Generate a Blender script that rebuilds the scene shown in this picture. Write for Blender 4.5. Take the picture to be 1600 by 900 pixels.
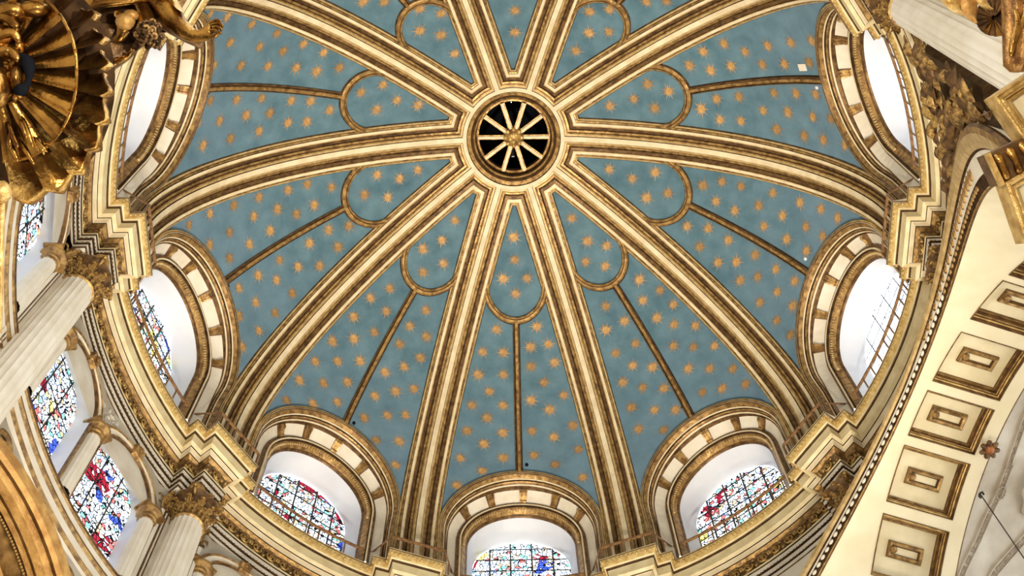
import bpy, bmesh, math, random
from mathutils import Vector, Matrix
for o in list(bpy.data.objects): bpy.data.objects.remove(o)
SC = bpy.context.scene
COL = SC.collection
rnd = random.Random(7)
PI = math.pi
def R(d): return math.radians(d)
def lerp(a, b, t): return a + (b - a) * t

# ------------------------------------------------------------------ camera
FPX = 2124.42                      # focal length in pixels of a 1600 x 900 frame
CPOS = Vector((-0.6046, -11.2467, -35.4409))
ELEV, ROLL, HEAD = 1.213377, -0.042767, 0.029834
_f = Vector((math.sin(HEAD)*math.cos(ELEV), math.cos(HEAD)*math.cos(ELEV), math.sin(ELEV)))
_r = Vector((math.cos(HEAD), -math.sin(HEAD), 0.0))
_u = _r.cross(_f)
CR = _r*math.cos(ROLL) + _u*math.sin(ROLL)
CU = -_r*math.sin(ROLL) + _u*math.cos(ROLL)
CF = _f
cam = bpy.data.cameras.new('camera')
cam.sensor_width = 36.0
cam.lens = FPX/1600.0*36.0
cam.clip_end = 500
camo = bpy.data.objects.new('camera', cam)
COL.objects.link(camo)
M = Matrix((CR, CU, -CF)).transposed().to_4x4()
M.translation = CPOS
camo.matrix_world = M
SC.camera = camo

# ------------------------------------------------------------------ world, added lights, exposure
w = bpy.data.worlds.new('sky'); SC.world = w
w.use_nodes = True
bg = w.node_tree.nodes['Background']
bg.inputs[0].default_value = (0.86, 0.93, 1.0, 1)
bg.inputs[1].default_value = 2.5
SC.view_settings.view_transform = 'Standard'
SC.view_settings.look = 'None'
SC.view_settings.exposure = 0.30
SC.view_settings.gamma = 1.0
def area(name, loc, tgt, size, power, col):
    l = bpy.data.lights.new(name, 'AREA'); l.shape = 'DISK'; l.size = size
    l.energy = power; l.color = col
    o = bpy.data.objects.new(name, l); COL.objects.link(o)
    o.location = loc
    o.rotation_euler = (Vector(tgt)-Vector(loc)).to_track_quat('-Z', 'Y').to_euler()
    return o
area('added_fill_light', (-7.0, -15.0, -33.0), (0.5, 1.5, 2.0), 1.2, 2400, (1.0, 0.87, 0.68))  # added fill lights low in the chapel, no lamp is built there
area('added_fill_light', (6.0, -14.0, -33.0), (-0.5, 1.5, 2.0), 1.2, 2400, (1.0, 0.87, 0.68))
area('added_fill_light', (1.0, 7.0, -33.0), (0, -1.0, 4.0), 1.2, 1300, (1.0, 0.88, 0.72))
def spot(name, loc, tgt, deg, power, col, size=0.6):
    l = bpy.data.lights.new(name, 'SPOT'); l.energy = power; l.color = col; l.spot_size = R(deg); l.spot_blend = 1.0; l.shadow_soft_size = size
    o = bpy.data.objects.new(name, l); COL.objects.link(o); o.location = loc
    o.rotation_euler = (Vector(tgt)-Vector(loc)).to_track_quat('-Z', 'Y').to_euler()
    return o
spot('added_dome_light', (0.5, 1.0, -35.5), (0, 0, 8), 46, 62000, (1.0, 0.90, 0.74))  # added spot, unseen, put in to brighten the dome

# ------------------------------------------------------------------ materials
def mat(name, c1, c2=None, scale=3.0, metal=0.0, rough=0.6, bump=0.0, bscale=20.0, detail=4.0, contrast=(0.35, 0.65), spec=0.4, rand=0.0):
    m = bpy.data.materials.new(name); m.use_nodes = True
    nt = m.node_tree; b = nt.nodes['Principled BSDF']
    b.inputs['Metallic'].default_value = metal
    b.inputs['Roughness'].default_value = rough
    b.inputs['Specular IOR Level'].default_value = spec
    tc = nt.nodes.new('ShaderNodeTexCoord')
    if c2 is None:
        b.inputs['Base Color'].default_value = (*c1, 1)
    else:
        n = nt.nodes.new('ShaderNodeTexNoise'); n.inputs['Scale'].default_value = scale; n.inputs['Detail'].default_value = detail
        nt.links.new(tc.outputs['Object'], n.inputs['Vector'])
        cr = nt.nodes.new('ShaderNodeValToRGB')
        cr.color_ramp.elements[0].position, cr.color_ramp.elements[1].position = contrast
        cr.color_ramp.elements[0].color = (*c1, 1); cr.color_ramp.elements[1].color = (*c2, 1)
        nt.links.new(n.outputs['Fac'], cr.inputs[0])
        out = cr.outputs[0]
        if rand > 0:
            oi = nt.nodes.new('ShaderNodeObjectInfo')
            mx = nt.nodes.new('ShaderNodeMix'); mx.data_type = 'RGBA'; mx.blend_type = 'MULTIPLY'
            mx.inputs[0].default_value = 1.0
            mr = nt.nodes.new('ShaderNodeMapRange'); mr.inputs[3].default_value = 1-rand; mr.inputs[4].default_value = 1+rand*0.5
            nt.links.new(oi.outputs['Random'], mr.inputs[0])
            nt.links.new(out, mx.inputs[6]); nt.links.new(mr.outputs[0], mx.inputs[7])
            out = mx.outputs[2]
        nt.links.new(out, b.inputs['Base Color'])
    if bump > 0:
        n2 = nt.nodes.new('ShaderNodeTexNoise'); n2.inputs['Scale'].default_value = bscale; n2.inputs['Detail'].default_value = 3
        nt.links.new(tc.outputs['Object'], n2.inputs['Vector'])
        bp = nt.nodes.new('ShaderNodeBump'); bp.inputs['Strength'].default_value = bump; bp.inputs['Distance'].default_value = 0.05
        nt.links.new(n2.outputs['Fac'], bp.inputs['Height']); nt.links.new(bp.outputs[0], b.inputs['Normal'])
    return m
CREAM = mat('cream_paint', (0.66, 0.53, 0.33), (0.80, 0.68, 0.46), 2.5, rough=0.55)
SHAFT = mat('shaft_stone', (0.76, 0.68, 0.54), (0.87, 0.81, 0.69), 1.4, rough=0.55)
VCARV = mat('vault_carving', (0.24, 0.18, 0.12), (0.36, 0.29, 0.21), 5.0, rough=0.7)
PALE = mat('pale_stone', (0.72, 0.64, 0.50), (0.84, 0.77, 0.64), 1.6, rough=0.6)
WHITE = mat('white_plaster', (0.70, 0.71, 0.76), (0.78, 0.79, 0.83), 1.0, rough=0.7)
YGILT = mat('yellow_gilding', (0.56, 0.37, 0.12), (0.80, 0.60, 0.26), 7.0, metal=0.15, rough=0.4, bump=0.3)
OCHRE = mat('ochre_stone', (0.70, 0.56, 0.30), (0.84, 0.71, 0.43), 3.0, rough=0.5)
GOLDB = mat('aged_gilding', (0.19, 0.10, 0.035), (0.52, 0.32, 0.11), 6, metal=0.5, rough=0.42, bump=0.25, bscale=14)
GILT = mat('bright_gilding', (0.45, 0.26, 0.07), (0.78, 0.54, 0.20), 5.0, metal=0.45, rough=0.36, bump=0.4, bscale=18)
BROWN = mat('brown_gilding', (0.08, 0.038, 0.015), (0.22, 0.12, 0.045), 5.0, metal=0.4, rough=0.42, bump=0.2)
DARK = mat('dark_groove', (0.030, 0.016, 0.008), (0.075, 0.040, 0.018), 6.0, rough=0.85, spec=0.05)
STAR = mat('star_gilding', (0.40, 0.22, 0.075), (0.56, 0.335, 0.125), 6.0, metal=0.1, rough=0.5, rand=0.28)
TAN = mat('tan_gilding', (0.40, 0.26, 0.10), (0.60, 0.43, 0.20), 5.0, metal=0.2, rough=0.45)
FRIEZE = mat('frieze_ground', (0.10, 0.055, 0.022), (0.24, 0.145, 0.06), 6.0, metal=0.15, rough=0.5, bump=0.8, bscale=9)
GOLD = mat('gold_leaf', (0.15, 0.065, 0.015), (0.56, 0.31, 0.075), 4.0, metal=0.95, rough=0.27, bump=0.28, bscale=12)
ORANGE = mat('orange_gilding', (0.36, 0.17, 0.04), (0.62, 0.36, 0.11), 5.0, metal=0.35, rough=0.45, bump=0.3)
IRON = mat('black_iron', (0.02, 0.018, 0.018), rough=0.5)
RAIL = mat('rusty_rail', (0.16, 0.075, 0.03), (0.30, 0.16, 0.06), 8.0, rough=0.5)
LEAFG = mat('leaf_gilding', (0.16, 0.07, 0.02), (0.62, 0.40, 0.13), 9.0, metal=0.5, rough=0.33, bump=0.5, bscale=24)
VAULT = mat('grey_vault_plaster', (0.44, 0.38, 0.30), (0.60, 0.55, 0.46), 1.2, rough=0.8)
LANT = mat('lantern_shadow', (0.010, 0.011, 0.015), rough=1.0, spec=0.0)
FLOOR = mat('marble_floor', (0.20, 0.16, 0.12), (0.30, 0.26, 0.21), 0.8, rough=0.4)

CREAM2 = mat('soffit_paint', (0.74, 0.64, 0.42), (0.82, 0.72, 0.50), 1.2, rough=0.6)
OCHRE2 = mat('coffer_paint', (0.74, 0.63, 0.38), (0.84, 0.73, 0.48), 2.0, rough=0.6)
def blue_mat():
    m = mat('blue_vault_paint', (0.062, 0.132, 0.176), (0.134, 0.230, 0.285), 1.7, rough=0.75, detail=8, contrast=(0.25, 0.75), spec=0.2, bump=0.15, bscale=12)
    nt = m.node_tree; b = nt.nodes['Principled BSDF']
    src = b.inputs['Base Color'].links[0].from_socket
    tc = [n for n in nt.nodes if n.type == 'TEX_COORD'][0]
    # damp stains that bleach the paint low on the vault
    sx = nt.nodes.new('ShaderNodeSeparateXYZ'); nt.links.new(tc.outputs['Object'], sx.inputs[0])
    mr = nt.nodes.new('ShaderNodeMapRange'); mr.inputs[1].default_value = 6.5; mr.inputs[2].default_value = 1.5
    nt.links.new(sx.outputs['Z'], mr.inputs[0])
    n = nt.nodes.new('ShaderNodeTexNoise'); n.inputs['Scale'].default_value = 0.7; n.inputs['Detail'].default_value = 5
    nt.links.new(tc.outputs['Object'], n.inputs['Vector'])
    mu = nt.nodes.new('ShaderNodeMath'); mu.operation = 'MULTIPLY'
    nt.links.new(mr.outputs[0], mu.inputs[0]); nt.links.new(n.outputs['Fac'], mu.inputs[1])
    mx = nt.nodes.new('ShaderNodeMix'); mx.data_type = 'RGBA'
    nt.links.new(mu.outputs[0], mx.inputs[0]); nt.links.new(src, mx.inputs[6]); mx.inputs[7].default_value = (0.21, 0.32, 0.43, 1)
    nt.links.new(mx.outputs[2], b.inputs['Base Color'])
    return m
BLUE = blue_mat()

def glass_mat(name, seed, accent, pale=0.0):
    """leaded stained glass: small pale quarries, a coloured figure here and there, black leads"""
    m = bpy.data.materials.new(name); m.use_nodes = True
    nt = m.node_tree; nt.nodes.clear()
    out = nt.nodes.new('ShaderNodeOutputMaterial')
    tc = nt.nodes.new('ShaderNodeTexCoord')
    mp = nt.nodes.new('ShaderNodeMapping'); mp.inputs['Location'].default_value = (seed*3.7, seed*1.9, seed*2.3)
    nt.links.new(tc.outputs['Object'], mp.inputs[0])
    v = nt.nodes.new('ShaderNodeTexVoronoi'); v.inputs['Scale'].default_value = 7.5
    e = nt.nodes.new('ShaderNodeTexVoronoi'); e.feature = 'DISTANCE_TO_EDGE'; e.inputs['Scale'].default_value = 7.5
    big = nt.nodes.new('ShaderNodeTexVoronoi'); big.inputs['Scale'].default_value = 1.9
    for n in (v, e, big): nt.links.new(mp.outputs[0], n.inputs['Vector'])
    sp = nt.nodes.new('ShaderNodeSeparateColor'); nt.links.new(v.outputs['Color'], sp.inputs[0])
    sb = nt.nodes.new('ShaderNodeSeparateColor'); nt.links.new(big.outputs['Color'], sb.inputs[0])
    pal = nt.nodes.new('ShaderNodeValToRGB'); pal.color_ramp.interpolation = 'CONSTANT'
    cols = [(0.0, (0.97, 0.98, 1)), (0.32, (0.78, 0.87, 1)), (0.46, (1, 0.94, 0.66)), (0.54, (0.92, 0.96, 0.97)), (0.74, (0.40, 0.52, 0.92)), (0.81, (0.50, 0.36, 0.22)), (0.87, (0.20, 0.50, 0.42)), (0.92, (0.60, 0.14, 0.12))]
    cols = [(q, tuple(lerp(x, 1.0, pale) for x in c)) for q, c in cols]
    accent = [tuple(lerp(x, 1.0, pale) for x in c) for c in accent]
    el = pal.color_ramp.elements
    el[0].position, el[0].color = cols[0][0], (*cols[0][1], 1)
    el[1].position, el[1].color = cols[1][0], (*cols[1][1], 1)
    for p, c in cols[2:]:
        k = el.new(p); k.color = (*c, 1)
    nt.links.new(sp.outputs[0], pal.inputs[0])
    pb = nt.nodes.new('ShaderNodeValToRGB'); pb.color_ramp.interpolation = 'CONSTANT'
    el = pb.color_ramp.elements
    el[0].position, el[0].color = 0.0, (*accent[0], 1)
    el[1].position, el[1].color = 0.4, (*accent[1], 1)
    k = el.new(0.7); k.color = (*accent[2], 1)
    nt.links.new(sb.outputs[1], pb.inputs[0])
    gt = nt.nodes.new('ShaderNodeMath'); gt.operation = 'LESS_THAN'; gt.inputs[1].default_value = 0.20
    nt.links.new(sb.outputs[0], gt.inputs[0])
    g2 = nt.nodes.new('ShaderNodeMath'); g2.operation = 'LESS_THAN'; g2.inputs[1].default_value = 0.75
    nt.links.new(sp.outputs[2], g2.inputs[0])
    mm = nt.nodes.new('ShaderNodeMath'); mm.operation = 'MULTIPLY'
    nt.links.new(gt.outputs[0], mm.inputs[0]); nt.links.new(g2.outputs[0], mm.inputs[1])
    mx = nt.nodes.new('ShaderNodeMix'); mx.data_type = 'RGBA'
    nt.links.new(mm.outputs[0], mx.inputs[0]); nt.links.new(pal.outputs[0], mx.inputs[6]); nt.links.new(pb.outputs[0], mx.inputs[7])
    tr = nt.nodes.new('ShaderNodeBsdfTransparent'); nt.links.new(mx.outputs[2], tr.inputs[0])
    gl = nt.nodes.new('ShaderNodeBsdfDiffuse'); nt.links.new(mx.outputs[2], gl.inputs[0])
    m1 = nt.nodes.new('ShaderNodeMixShader'); m1.inputs[0].default_value = 0.08
    nt.links.new(tr.outputs[0], m1.inputs[1]); nt.links.new(gl.outputs[0], m1.inputs[2])
    ld = nt.nodes.new('ShaderNodeBsdfDiffuse'); ld.inputs[0].default_value = (0.02, 0.02, 0.025, 1)
    lt = nt.nodes.new('ShaderNodeMath'); lt.operation = 'LESS_THAN'; lt.inputs[1].default_value = 0.085*(1-0.7*pale)
    nt.links.new(e.outputs['Distance'], lt.inputs[0])
    m2 = nt.nodes.new('ShaderNodeMixShader')
    nt.links.new(lt.outputs[0], m2.inputs[0]); nt.links.new(m1.outputs[0], m2.inputs[1]); nt.links.new(ld.outputs[0], m2.inputs[2])
    nt.links.new(m2.outputs[0], out.inputs[0])
    return m
RED, BLU, GRN, YEL, VIO = (0.30, 0.015, 0.03), (0.05, 0.09, 0.50), (0.05, 0.45, 0.25), (0.95, 0.8, 0.2), (0.35, 0.05, 0.12)

# ------------------------------------------------------------------ mesh helpers
class MB:
    def __init__(s): s.v = []; s.f = []; s.m = []
    def add(s, vs, fs, mi=0):
        k = len(s.v); s.v += [tuple(p) for p in vs]
        for f in fs: s.f.append(tuple(i+k for i in f)); s.m.append(mi)
    def strip(s, A, B, mi=0, close=False):
        n = len(A); k = len(s.v); s.v += [tuple(p) for p in A]+[tuple(p) for p in B]
        for i in range(n if close else n-1):
            j = (i+1) % n
            s.f.append((k+i, k+j, k+n+j, k+n+i)); s.m.append(mi)
    def loft(s, loops, mats=0, close=False):
        """shared-vertex loft through equal loops; mats: int or list per strip"""
        n = len(loops[0]); k = len(s.v)
        for L in loops: s.v += [tuple(p) for p in L]
        for a in range(len(loops)-1):
            mi = mats if isinstance(mats, int) else mats[a]
            for i in range(n if close else n-1):
                j = (i+1) % n
                s.f.append((k+a*n+i, k+a*n+j, k+(a+1)*n+j, k+(a+1)*n+i)); s.m.append(mi)
    def box(s, c, ax, ay, az, mi=0):
        c = Vector(c); ax = Vector(ax); ay = Vector(ay); az = Vector(az)
        vs = [c+ax*i+ay*j+az*k for k in (-1, 1) for j in (-1, 1) for i in (-1, 1)]
        s.add(vs, [(0, 2, 3, 1), (4, 5, 7, 6), (0, 1, 5, 4), (2, 6, 7, 3), (0, 4, 6, 2), (1, 3, 7, 5)], mi)
    def tube(s, pts, rad, n=6, mi=0, cap=True):
        pts = [Vector(p) for p in pts]; loops = []
        up = Vector((0.13, 0.31, 0.94)).normalized()
        for i, p in enumerate(pts):
            t = (pts[min(i+1, len(pts)-1)]-pts[max(i-1, 0)]).normalized()
            a = t.cross(up)
            if a.length < 1e-3: a = t.cross(Vector((1, 0, 0)))
            a.normalize(); b = t.cross(a)
            rr = rad[i] if isinstance(rad, (list, tuple)) else rad
            loops.append([p+a*math.cos(2*PI*k/n)*rr+b*math.sin(2*PI*k/n)*rr for k in range(n)])
        k0 = len(s.v); s.loft(loops, mi, True)
        if cap:
            s.f.append(tuple(range(k0+n-1, k0-1, -1))); s.m.append(mi)
            L = k0+(len(loops)-1)*n; s.f.append(tuple(range(L, L+n))); s.m.append(mi)
    def ell(s, c, ax, ay, az, nu=8, nv=5, mi=0):
        c = Vector(c); ax = Vector(ax); ay = Vector(ay); az = Vector(az); k = len(s.v)
        s.v.append(tuple(c+az))
        for j in range(1, nv):
            th = PI*j/nv
            for i in range(nu):
                ph = 2*PI*i/nu
                s.v.append(tuple(c+ax*math.sin(th)*math.cos(ph)+ay*math.sin(th)*math.sin(ph)+az*math.cos(th)))
        s.v.append(tuple(c-az)); e = len(s.v)-1
        for i in range(nu):
            s.f.append((k, k+1+i, k+1+(i+1) % nu)); s.m.append(mi)
            b = k+1+(nv-2)*nu
            s.f.append((e, b+(i+1) % nu, b+i)); s.m.append(mi)
        for j in range(nv-2):
            for i in range(nu):
                a = k+1+j*nu; b = a+nu; i2 = (i+1) % nu
                s.f.append((a+i, b+i, b+i2, a+i2)); s.m.append(mi)
    def mesh(s, name, mats, smooth=False):
        me = bpy.data.meshes.new(name); me.from_pydata(s.v, [], s.f)
        for m in mats: me.materials.append(m)
        me.polygons.foreach_set('material_index', s.m)
        me.polygons.foreach_set('use_smooth', [smooth]*len(s.f))
        bm = bmesh.new(); bm.from_mesh(me)
        bmesh.ops.remove_doubles(bm, verts=bm.verts, dist=1e-5)
        bmesh.ops.recalc_face_normals(bm, faces=bm.faces)
        bm.to_mesh(me); bm.free(); me.update()
        return me
    def obj(s, name, mats, parent=None, smooth=False, **tags):
        if not isinstance(mats, (list, tuple)): mats = [mats]
        return link(name, s.mesh(name, mats, smooth), parent, **tags)
def link(name, me, parent=None, **tags):
    o = bpy.data.objects.new(name, me); COL.objects.link(o)
    if parent is not None: attach(o, parent)
    for k, v in tags.items(): o[k] = v
    return o
WLOC = {}
def attach(o, parent):
    o.parent = parent
    o.matrix_parent_inverse = Matrix.Translation(-WLOC.get(parent.name, Vector((0, 0, 0))))
def empty(name, loc=(0, 0, 0), **tags):
    o = bpy.data.objects.new(name, None); COL.objects.link(o); o.location = loc
    o.empty_display_size = 0.2
    WLOC[o.name] = Vector(loc)
    for k, v in tags.items(): o[k] = v
    return o
def copy_tree(o, off):
    """a copy of a root with its parts and sub-parts, moved by a matrix"""
    c = o.copy(); COL.objects.link(c)
    c.matrix_basis = off @ o.matrix_basis
    def kids(src, dst):
        for ch in src.children:
            d = ch.copy(); COL.objects.link(d); d.parent = dst; d.matrix_parent_inverse = ch.matrix_parent_inverse.copy()
            kids(ch, d)
    kids(o, c)
    return c

# ------------------------------------------------------------------ geometry of the rotunda
S = 1.0302                         # the plan is a little longer along the chancel axis
NEX = 1.9317
def W(az, r, z):
    a = R(az); return Vector((r*math.cos(a), S*r*math.sin(a), z))
def BAY(az):
    a = R(az); er = Vector((math.cos(a), math.sin(a), 0)); et = Vector((-math.sin(a), math.cos(a), 0))
    def f(t, z, d):
        p = er*d+et*t; return Vector((p.x, p.y*S, z))
    return f
def merid(a, o):                   # meridian of the dome, a = 0 springing .. pi/2 top; o = offset outwards
    return (10+o)*max(0.0, math.cos(a))**(2/NEX), (9+o)*max(0.0, math.sin(a))**(2/NEX)
def a_of_r(r, o): return math.acos(max(0, min(1, (r/(10+o))**(NEX/2))))
def a_of_z(z, o): return math.asin(max(0, min(1, (max(z, 0)/(9+o))**(NEX/2))))
def DP(az0, l, a, o):              # point on the dome at lateral distance l from the meridian az0
    r, z = merid(a, o)
    return W(az0+math.degrees(math.asin(max(-1, min(1, l/max(r, 1e-4))))), r, z)
PANEL = 0.30
RIBS = [36*k for k in range(10)]
BAYS = [18+36*k for k in range(10)]
LUN = [90, 126, 162, 198, 54, 18, 342]
PLACE = {90: 'straight below the oculus', 126: 'lower left of the oculus', 162: 'at the left, below the mid left rib',
         198: 'at the far left, beside the gilded shell', 54: 'lower right of the oculus', 18: 'at the right, all white with daylight',
         342: 'at the upper right, a narrow white sliver', 234: 'upper left, over the gilded angel', 270: 'at the top edge', 306: 'upper right, over the fluted column'}
# gold stars: azimuth in degrees and distance from the axis in metres
STARS = [(6.1, 9.27), (6.2, 9.62), (6.5, 8.81), (6.7, 8.14), (7.7, 7.3), (8.1, 6.76), (10.5, 8.48), (10.5, 9.05), (10.6, 7.86), (10.6, 9.42), (10.8, 6.25), (11.6, 4.78), (13.7, 6.73), (14, 7.29), (14.4, 8.12), (14.6, 8.72), (14.6, 9.2), (17.3, 3.36), (17.3, 5.33), (17.5, 4.14), (20.9, 9.2), (21, 8.17), (21.1, 8.74), (21.4, 6.78), (21.4, 7.4), (22.4, 4.77), (24, 6.22), (24.7, 8.45), (24.7, 8.98), (24.8, 7.83), (24.9, 9.38), (27, 6.8), (27.5, 7.43), (27.7, 8.13), (28.7, 8.77), (29.1, 9.26), (29.2, 9.61), (41.7, 9.54), (42, 9.18), (42.1, 8.58), (42.6, 7.94), (43.4, 7.17), (43.7, 6.65), (45.8, 8.86), (46, 8.27), (46, 9.31), (46.4, 6.04), (46.5, 7.56), (48.1, 4.65), (49.1, 7.14), (49.5, 6.54), (49.6, 7.95), (49.6, 8.57), (49.7, 9.13), (53.3, 5.1), (53.7, 4.17), (53.8, 3.3), (56.2, 9.11), (56.4, 8.07), (56.4, 8.61), (57.2, 6.7), (57.4, 7.36), (59.1, 4.67), (60.1, 6.09), (60.1, 9.32), (60.2, 8.9), (60.5, 7.8), (60.5, 8.36), (63.1, 6.67), (63.2, 7.33), (64.3, 8.05), (64.5, 8.64), (64.7, 9.1), (77.7, 9.11), (77.8, 9.6), (77.9, 8.61), (78.7, 7.9), (79.6, 7.06), (80.5, 6.55), (82.4, 8.78), (82.6, 8.18), (82.8, 9.31), (83.1, 7.52), (83.3, 6.02), (85, 4.58), (85.9, 6.56), (86.1, 7.08), (86.7, 7.92), (86.9, 9.1), (87, 8.61), (90, 5.03), (90.1, 4), (90.6, 3.3), (93.2, 9.14), (93.4, 8.64), (93.5, 8.03), (93.6, 7.28), (93.8, 6.7), (95.2, 4.59), (96.3, 6.08), (97, 7.72), (97, 8.34), (97.3, 8.9), (97.3, 9.4), (99.8, 6.74), (100.3, 7.34), (100.8, 8.1), (101.2, 8.68), (101.9, 9.23), (101.9, 9.69), (114.1, 9.64), (114.6, 9.24), (115, 8.1), (115, 8.71), (116.1, 7.34), (116.6, 6.77), (118.6, 8.87), (118.8, 8.33), (119.1, 7.72), (119.1, 9.39), (119.8, 6.13), (121.4, 4.68), (122.1, 6.73), (122.5, 7.27), (122.7, 8.63), (122.8, 8.05), (122.9, 9.13), (126.7, 5.23), (127.1, 3.36), (127.2, 4.1), (129.2, 8.15), (129.2, 9.15), (129.3, 8.7), (129.8, 7.37), (130.1, 6.74), (131.9, 4.67), (133, 6.19), (133.2, 7.82), (133.3, 9.45), (133.5, 8.47), (133.6, 9.02), (135.9, 6.74), (136.4, 7.41), (137, 8.21), (137.5, 8.8), (138, 9.29), (138, 9.7), (150.4, 9.27), (150.6, 8.79), (150.7, 9.68), (151.2, 8.21), (151.9, 7.26), (152.9, 6.56), (154.9, 9.02), (155.1, 7.75), (155.2, 9.44), (155.7, 8.37), (156.3, 6), (158, 4.57), (158.3, 7.2), (158.6, 6.57), (158.9, 8.09), (158.9, 8.7), (159.3, 9.19), (163.1, 5.2), (163.3, 4), (163.8, 3.36), (165.2, 9.13), (165.5, 8.61), (165.8, 8.03), (166.5, 7.24), (166.7, 6.7), (168.4, 4.65), (169.5, 9.43), (169.6, 6.08), (169.6, 7.69), (169.6, 8.96), (170.3, 8.32), (172.8, 6.75), (173, 7.3), (173.8, 8.09), (174.2, 8.73), (174.7, 9.28), (174.7, 9.72), (187.3, 9.77), (187.5, 9.32), (187.6, 8.7), (188.3, 7.99), (189.7, 7.22), (189.8, 6.68), (191.5, 8.99), (191.9, 9.47), (192, 8.36), (192.2, 7.75), (193.2, 6.06), (195, 4.63), (195.2, 7.22), (195.4, 6.67), (195.4, 8.66), (195.6, 8.03), (195.6, 9.27), (200.3, 5.25), (200.6, 4.08), (201, 3.37), (202.1, 9.38), (202.3, 8.76), (202.7, 8.09), (203.4, 7.33), (203.6, 6.74), (205.3, 4.67), (206.3, 6.14), (206.5, 8.48), (206.5, 9.2), (206.6, 7.85), (209, 6.76), (209.5, 7.4), (210, 8.2), (210.6, 8.9), (211.2, 9.51), (211.3, 9.87), (225.9, 6.64), (229.5, 6.17), (231, 4.74), (236.2, 5.29), (236.4, 3.42), (236.6, 4.19), (241.6, 4.78), (271, 4.23), (271.1, 3.51), (300.1, 4.87), (305, 4.28), (305.1, 3.55), (305.3, 5.28), (310.7, 4.71), (312.1, 6.2), (315.3, 6.66), (331.7, 7.35), (332, 6.72), (334.6, 6.17), (334.6, 8.41), (334.7, 8.97), (334.7, 9.43), (334.8, 7.8), (336.3, 4.76), (337.5, 6.7), (337.5, 7.29), (338.3, 8.11), (338.7, 9.22), (338.8, 8.65), (340.6, 4.18), (340.9, 5.3), (341, 3.38), (344.7, 8.21), (344.8, 8.74), (344.8, 9.18), (345.3, 7.27), (345.4, 6.64), (346.1, 4.75), (348, 6.14), (348.7, 7.85), (348.8, 8.47), (349, 9.42), (349.2, 9.04), (351.2, 6.64), (351.4, 7.22), (352.7, 8.15), (353.2, 8.81), (353.2, 9.23), (353.2, 9.65)]
# ------------------------------------------------------------------ ceiling: the dome
ceiling = empty('ceiling', (0, 0, 0), kind='structure', label='great ribbed dome painted blue with gold stars', )
LZC = 1.0
def arch_pts(rho, zc, zb, n=24, nl=4):
    L = [(-rho, lerp(zb, zc, i/nl)) for i in range(nl)]
    L += [(rho*math.sin(R(-90+180*i/n)), zc+rho*math.cos(R(-90+180*i/n))) for i in range(n+1)]
    L += [(rho, lerp(zc, zb, (i+1)/nl)) for i in range(nl)]
    return L
def panel_low(az, da, o):
    """angle a where the blue panel begins above the lunette arch"""
    if az not in LUN: return 0.0
    z = 0.0
    for _ in range(6):
        a = a_of_z(z, o); r, _z = merid(a, o); t = abs(r*math.sin(R(da)))
        z = LZC+math.sqrt(max(0, 2.42**2-t*t)) if t < 2.42 else max(0, LZC-(t-2.42)*12)
    return a_of_z(z, o)
panels = {}
for b in BAYS:
    mb = MB(); NU, NV = 44, 36
    a1 = a_of_r(1.75, PANEL); rows = []
    cols = []
    for i in range(NU+1):
        da = -18+36*i/NU
        a0 = panel_low(b, da, PANEL)
        cols.append([W(b+da, *merid(lerp(a0, a1, j/NV), PANEL)) for j in range(NV+1)])
    mb.loft(cols, 0)
    panels[b] = mb.obj('vault_panel', BLUE, ceiling, smooth=True)
# ribs: every moulding line runs up the rib, turns round the oculus and dies in the valley between two ribs
PROF = [(0.0, 0.0, 0), (0.080, 0.0, 0), (0.084, 0.04, 3), (0.094, 0.045, 3), (0.098, 0.05, 4), (0.155, 0.055, 4), (0.19, 0.07, 1), (0.20, 0.15, 2), (0.265, 0.16, 1), (0.285, 0.19, 3), (0.305, 0.19, 3), (0.32, 0.155, 1), (0.36, 0.15, 2), (0.405, 0.145, 2), (0.41, 0.10, 3), (0.435, 0.10, 4), (0.44, 0.115, 0), (0.515, 0.12, 0), (0.52, 0.17, 3), (0.53, 0.17, 1), (0.575, 0.18, 1), (0.59, 0.20, 3), (0.60, 0.20, 4), (0.64, 0.22, 4), (0.66, 0.27, 2), (0.69, 0.34, 2)]
RMATS = [CREAM, GOLDB, BROWN, DARK, TAN]
RC0 = 1.62
def rib_line(k, sgn, d, o):
    az0 = 36*k; rc = RC0+d
    if rc*math.sin(R(18)) > d: rcor, lc = rc, d
    else: rcor, lc = d/math.sin(R(18)), d
    pts = []
    for z in (-1.62, -0.8):
        r = 10+o; pts.append(W(az0+sgn*math.degrees(math.asin(d/r)), r, z))
    ac = a_of_r(rcor, o)
    for i in range(37):
        a = ac*i/36; r, z = merid(a, o)
        pts.append(W(az0+sgn*math.degrees(math.asin(min(1, d/r))), r, z))
    da0 = math.degrees(math.asin(min(1, d/rcor)))
    r, z = merid(ac, o)
    for i in range(1, 6):
        pts.append(W(az0+sgn*lerp(da0, 18, i/5), r, z))
    return pts
for k in range(10):
    mb = MB()
    for sgn in (1, -1):
        loops = [rib_line(k, sgn, d, o) for d, o, _m in PROF]
        for i in range(len(PROF)-1):
            mb.strip(loops[i], loops[i+1], PROF[i+1][2])
    mb.obj('vault_rib', RMATS, ceiling)
# eye of the dome: cream ring, gilded throat
mb = MB()
prof = [(1.63, 8.855, 0), (1.575, 8.865, 0), (1.57, 8.91, 3), (1.555, 8.92, 3), (1.55, 8.93, 1), (1.44, 8.97, 1), (1.40, 9.05, 2), (1.36, 9.04, 3), (1.33, 9.00, 1), (1.29, 9.02, 1), (1.27, 9.12, 2), (1.25, 9.30, 3), (1.23, 9.35, 1), (1.17, 9.34, 1), (1.15, 9.55, 2)]
mb.loft([[W(i*5, r, z) for i in range(72)] for r, z, _ in prof], [p[2] for p in prof[1:]], True)
mb.obj('oculus_ring', RMATS, ceiling)
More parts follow.
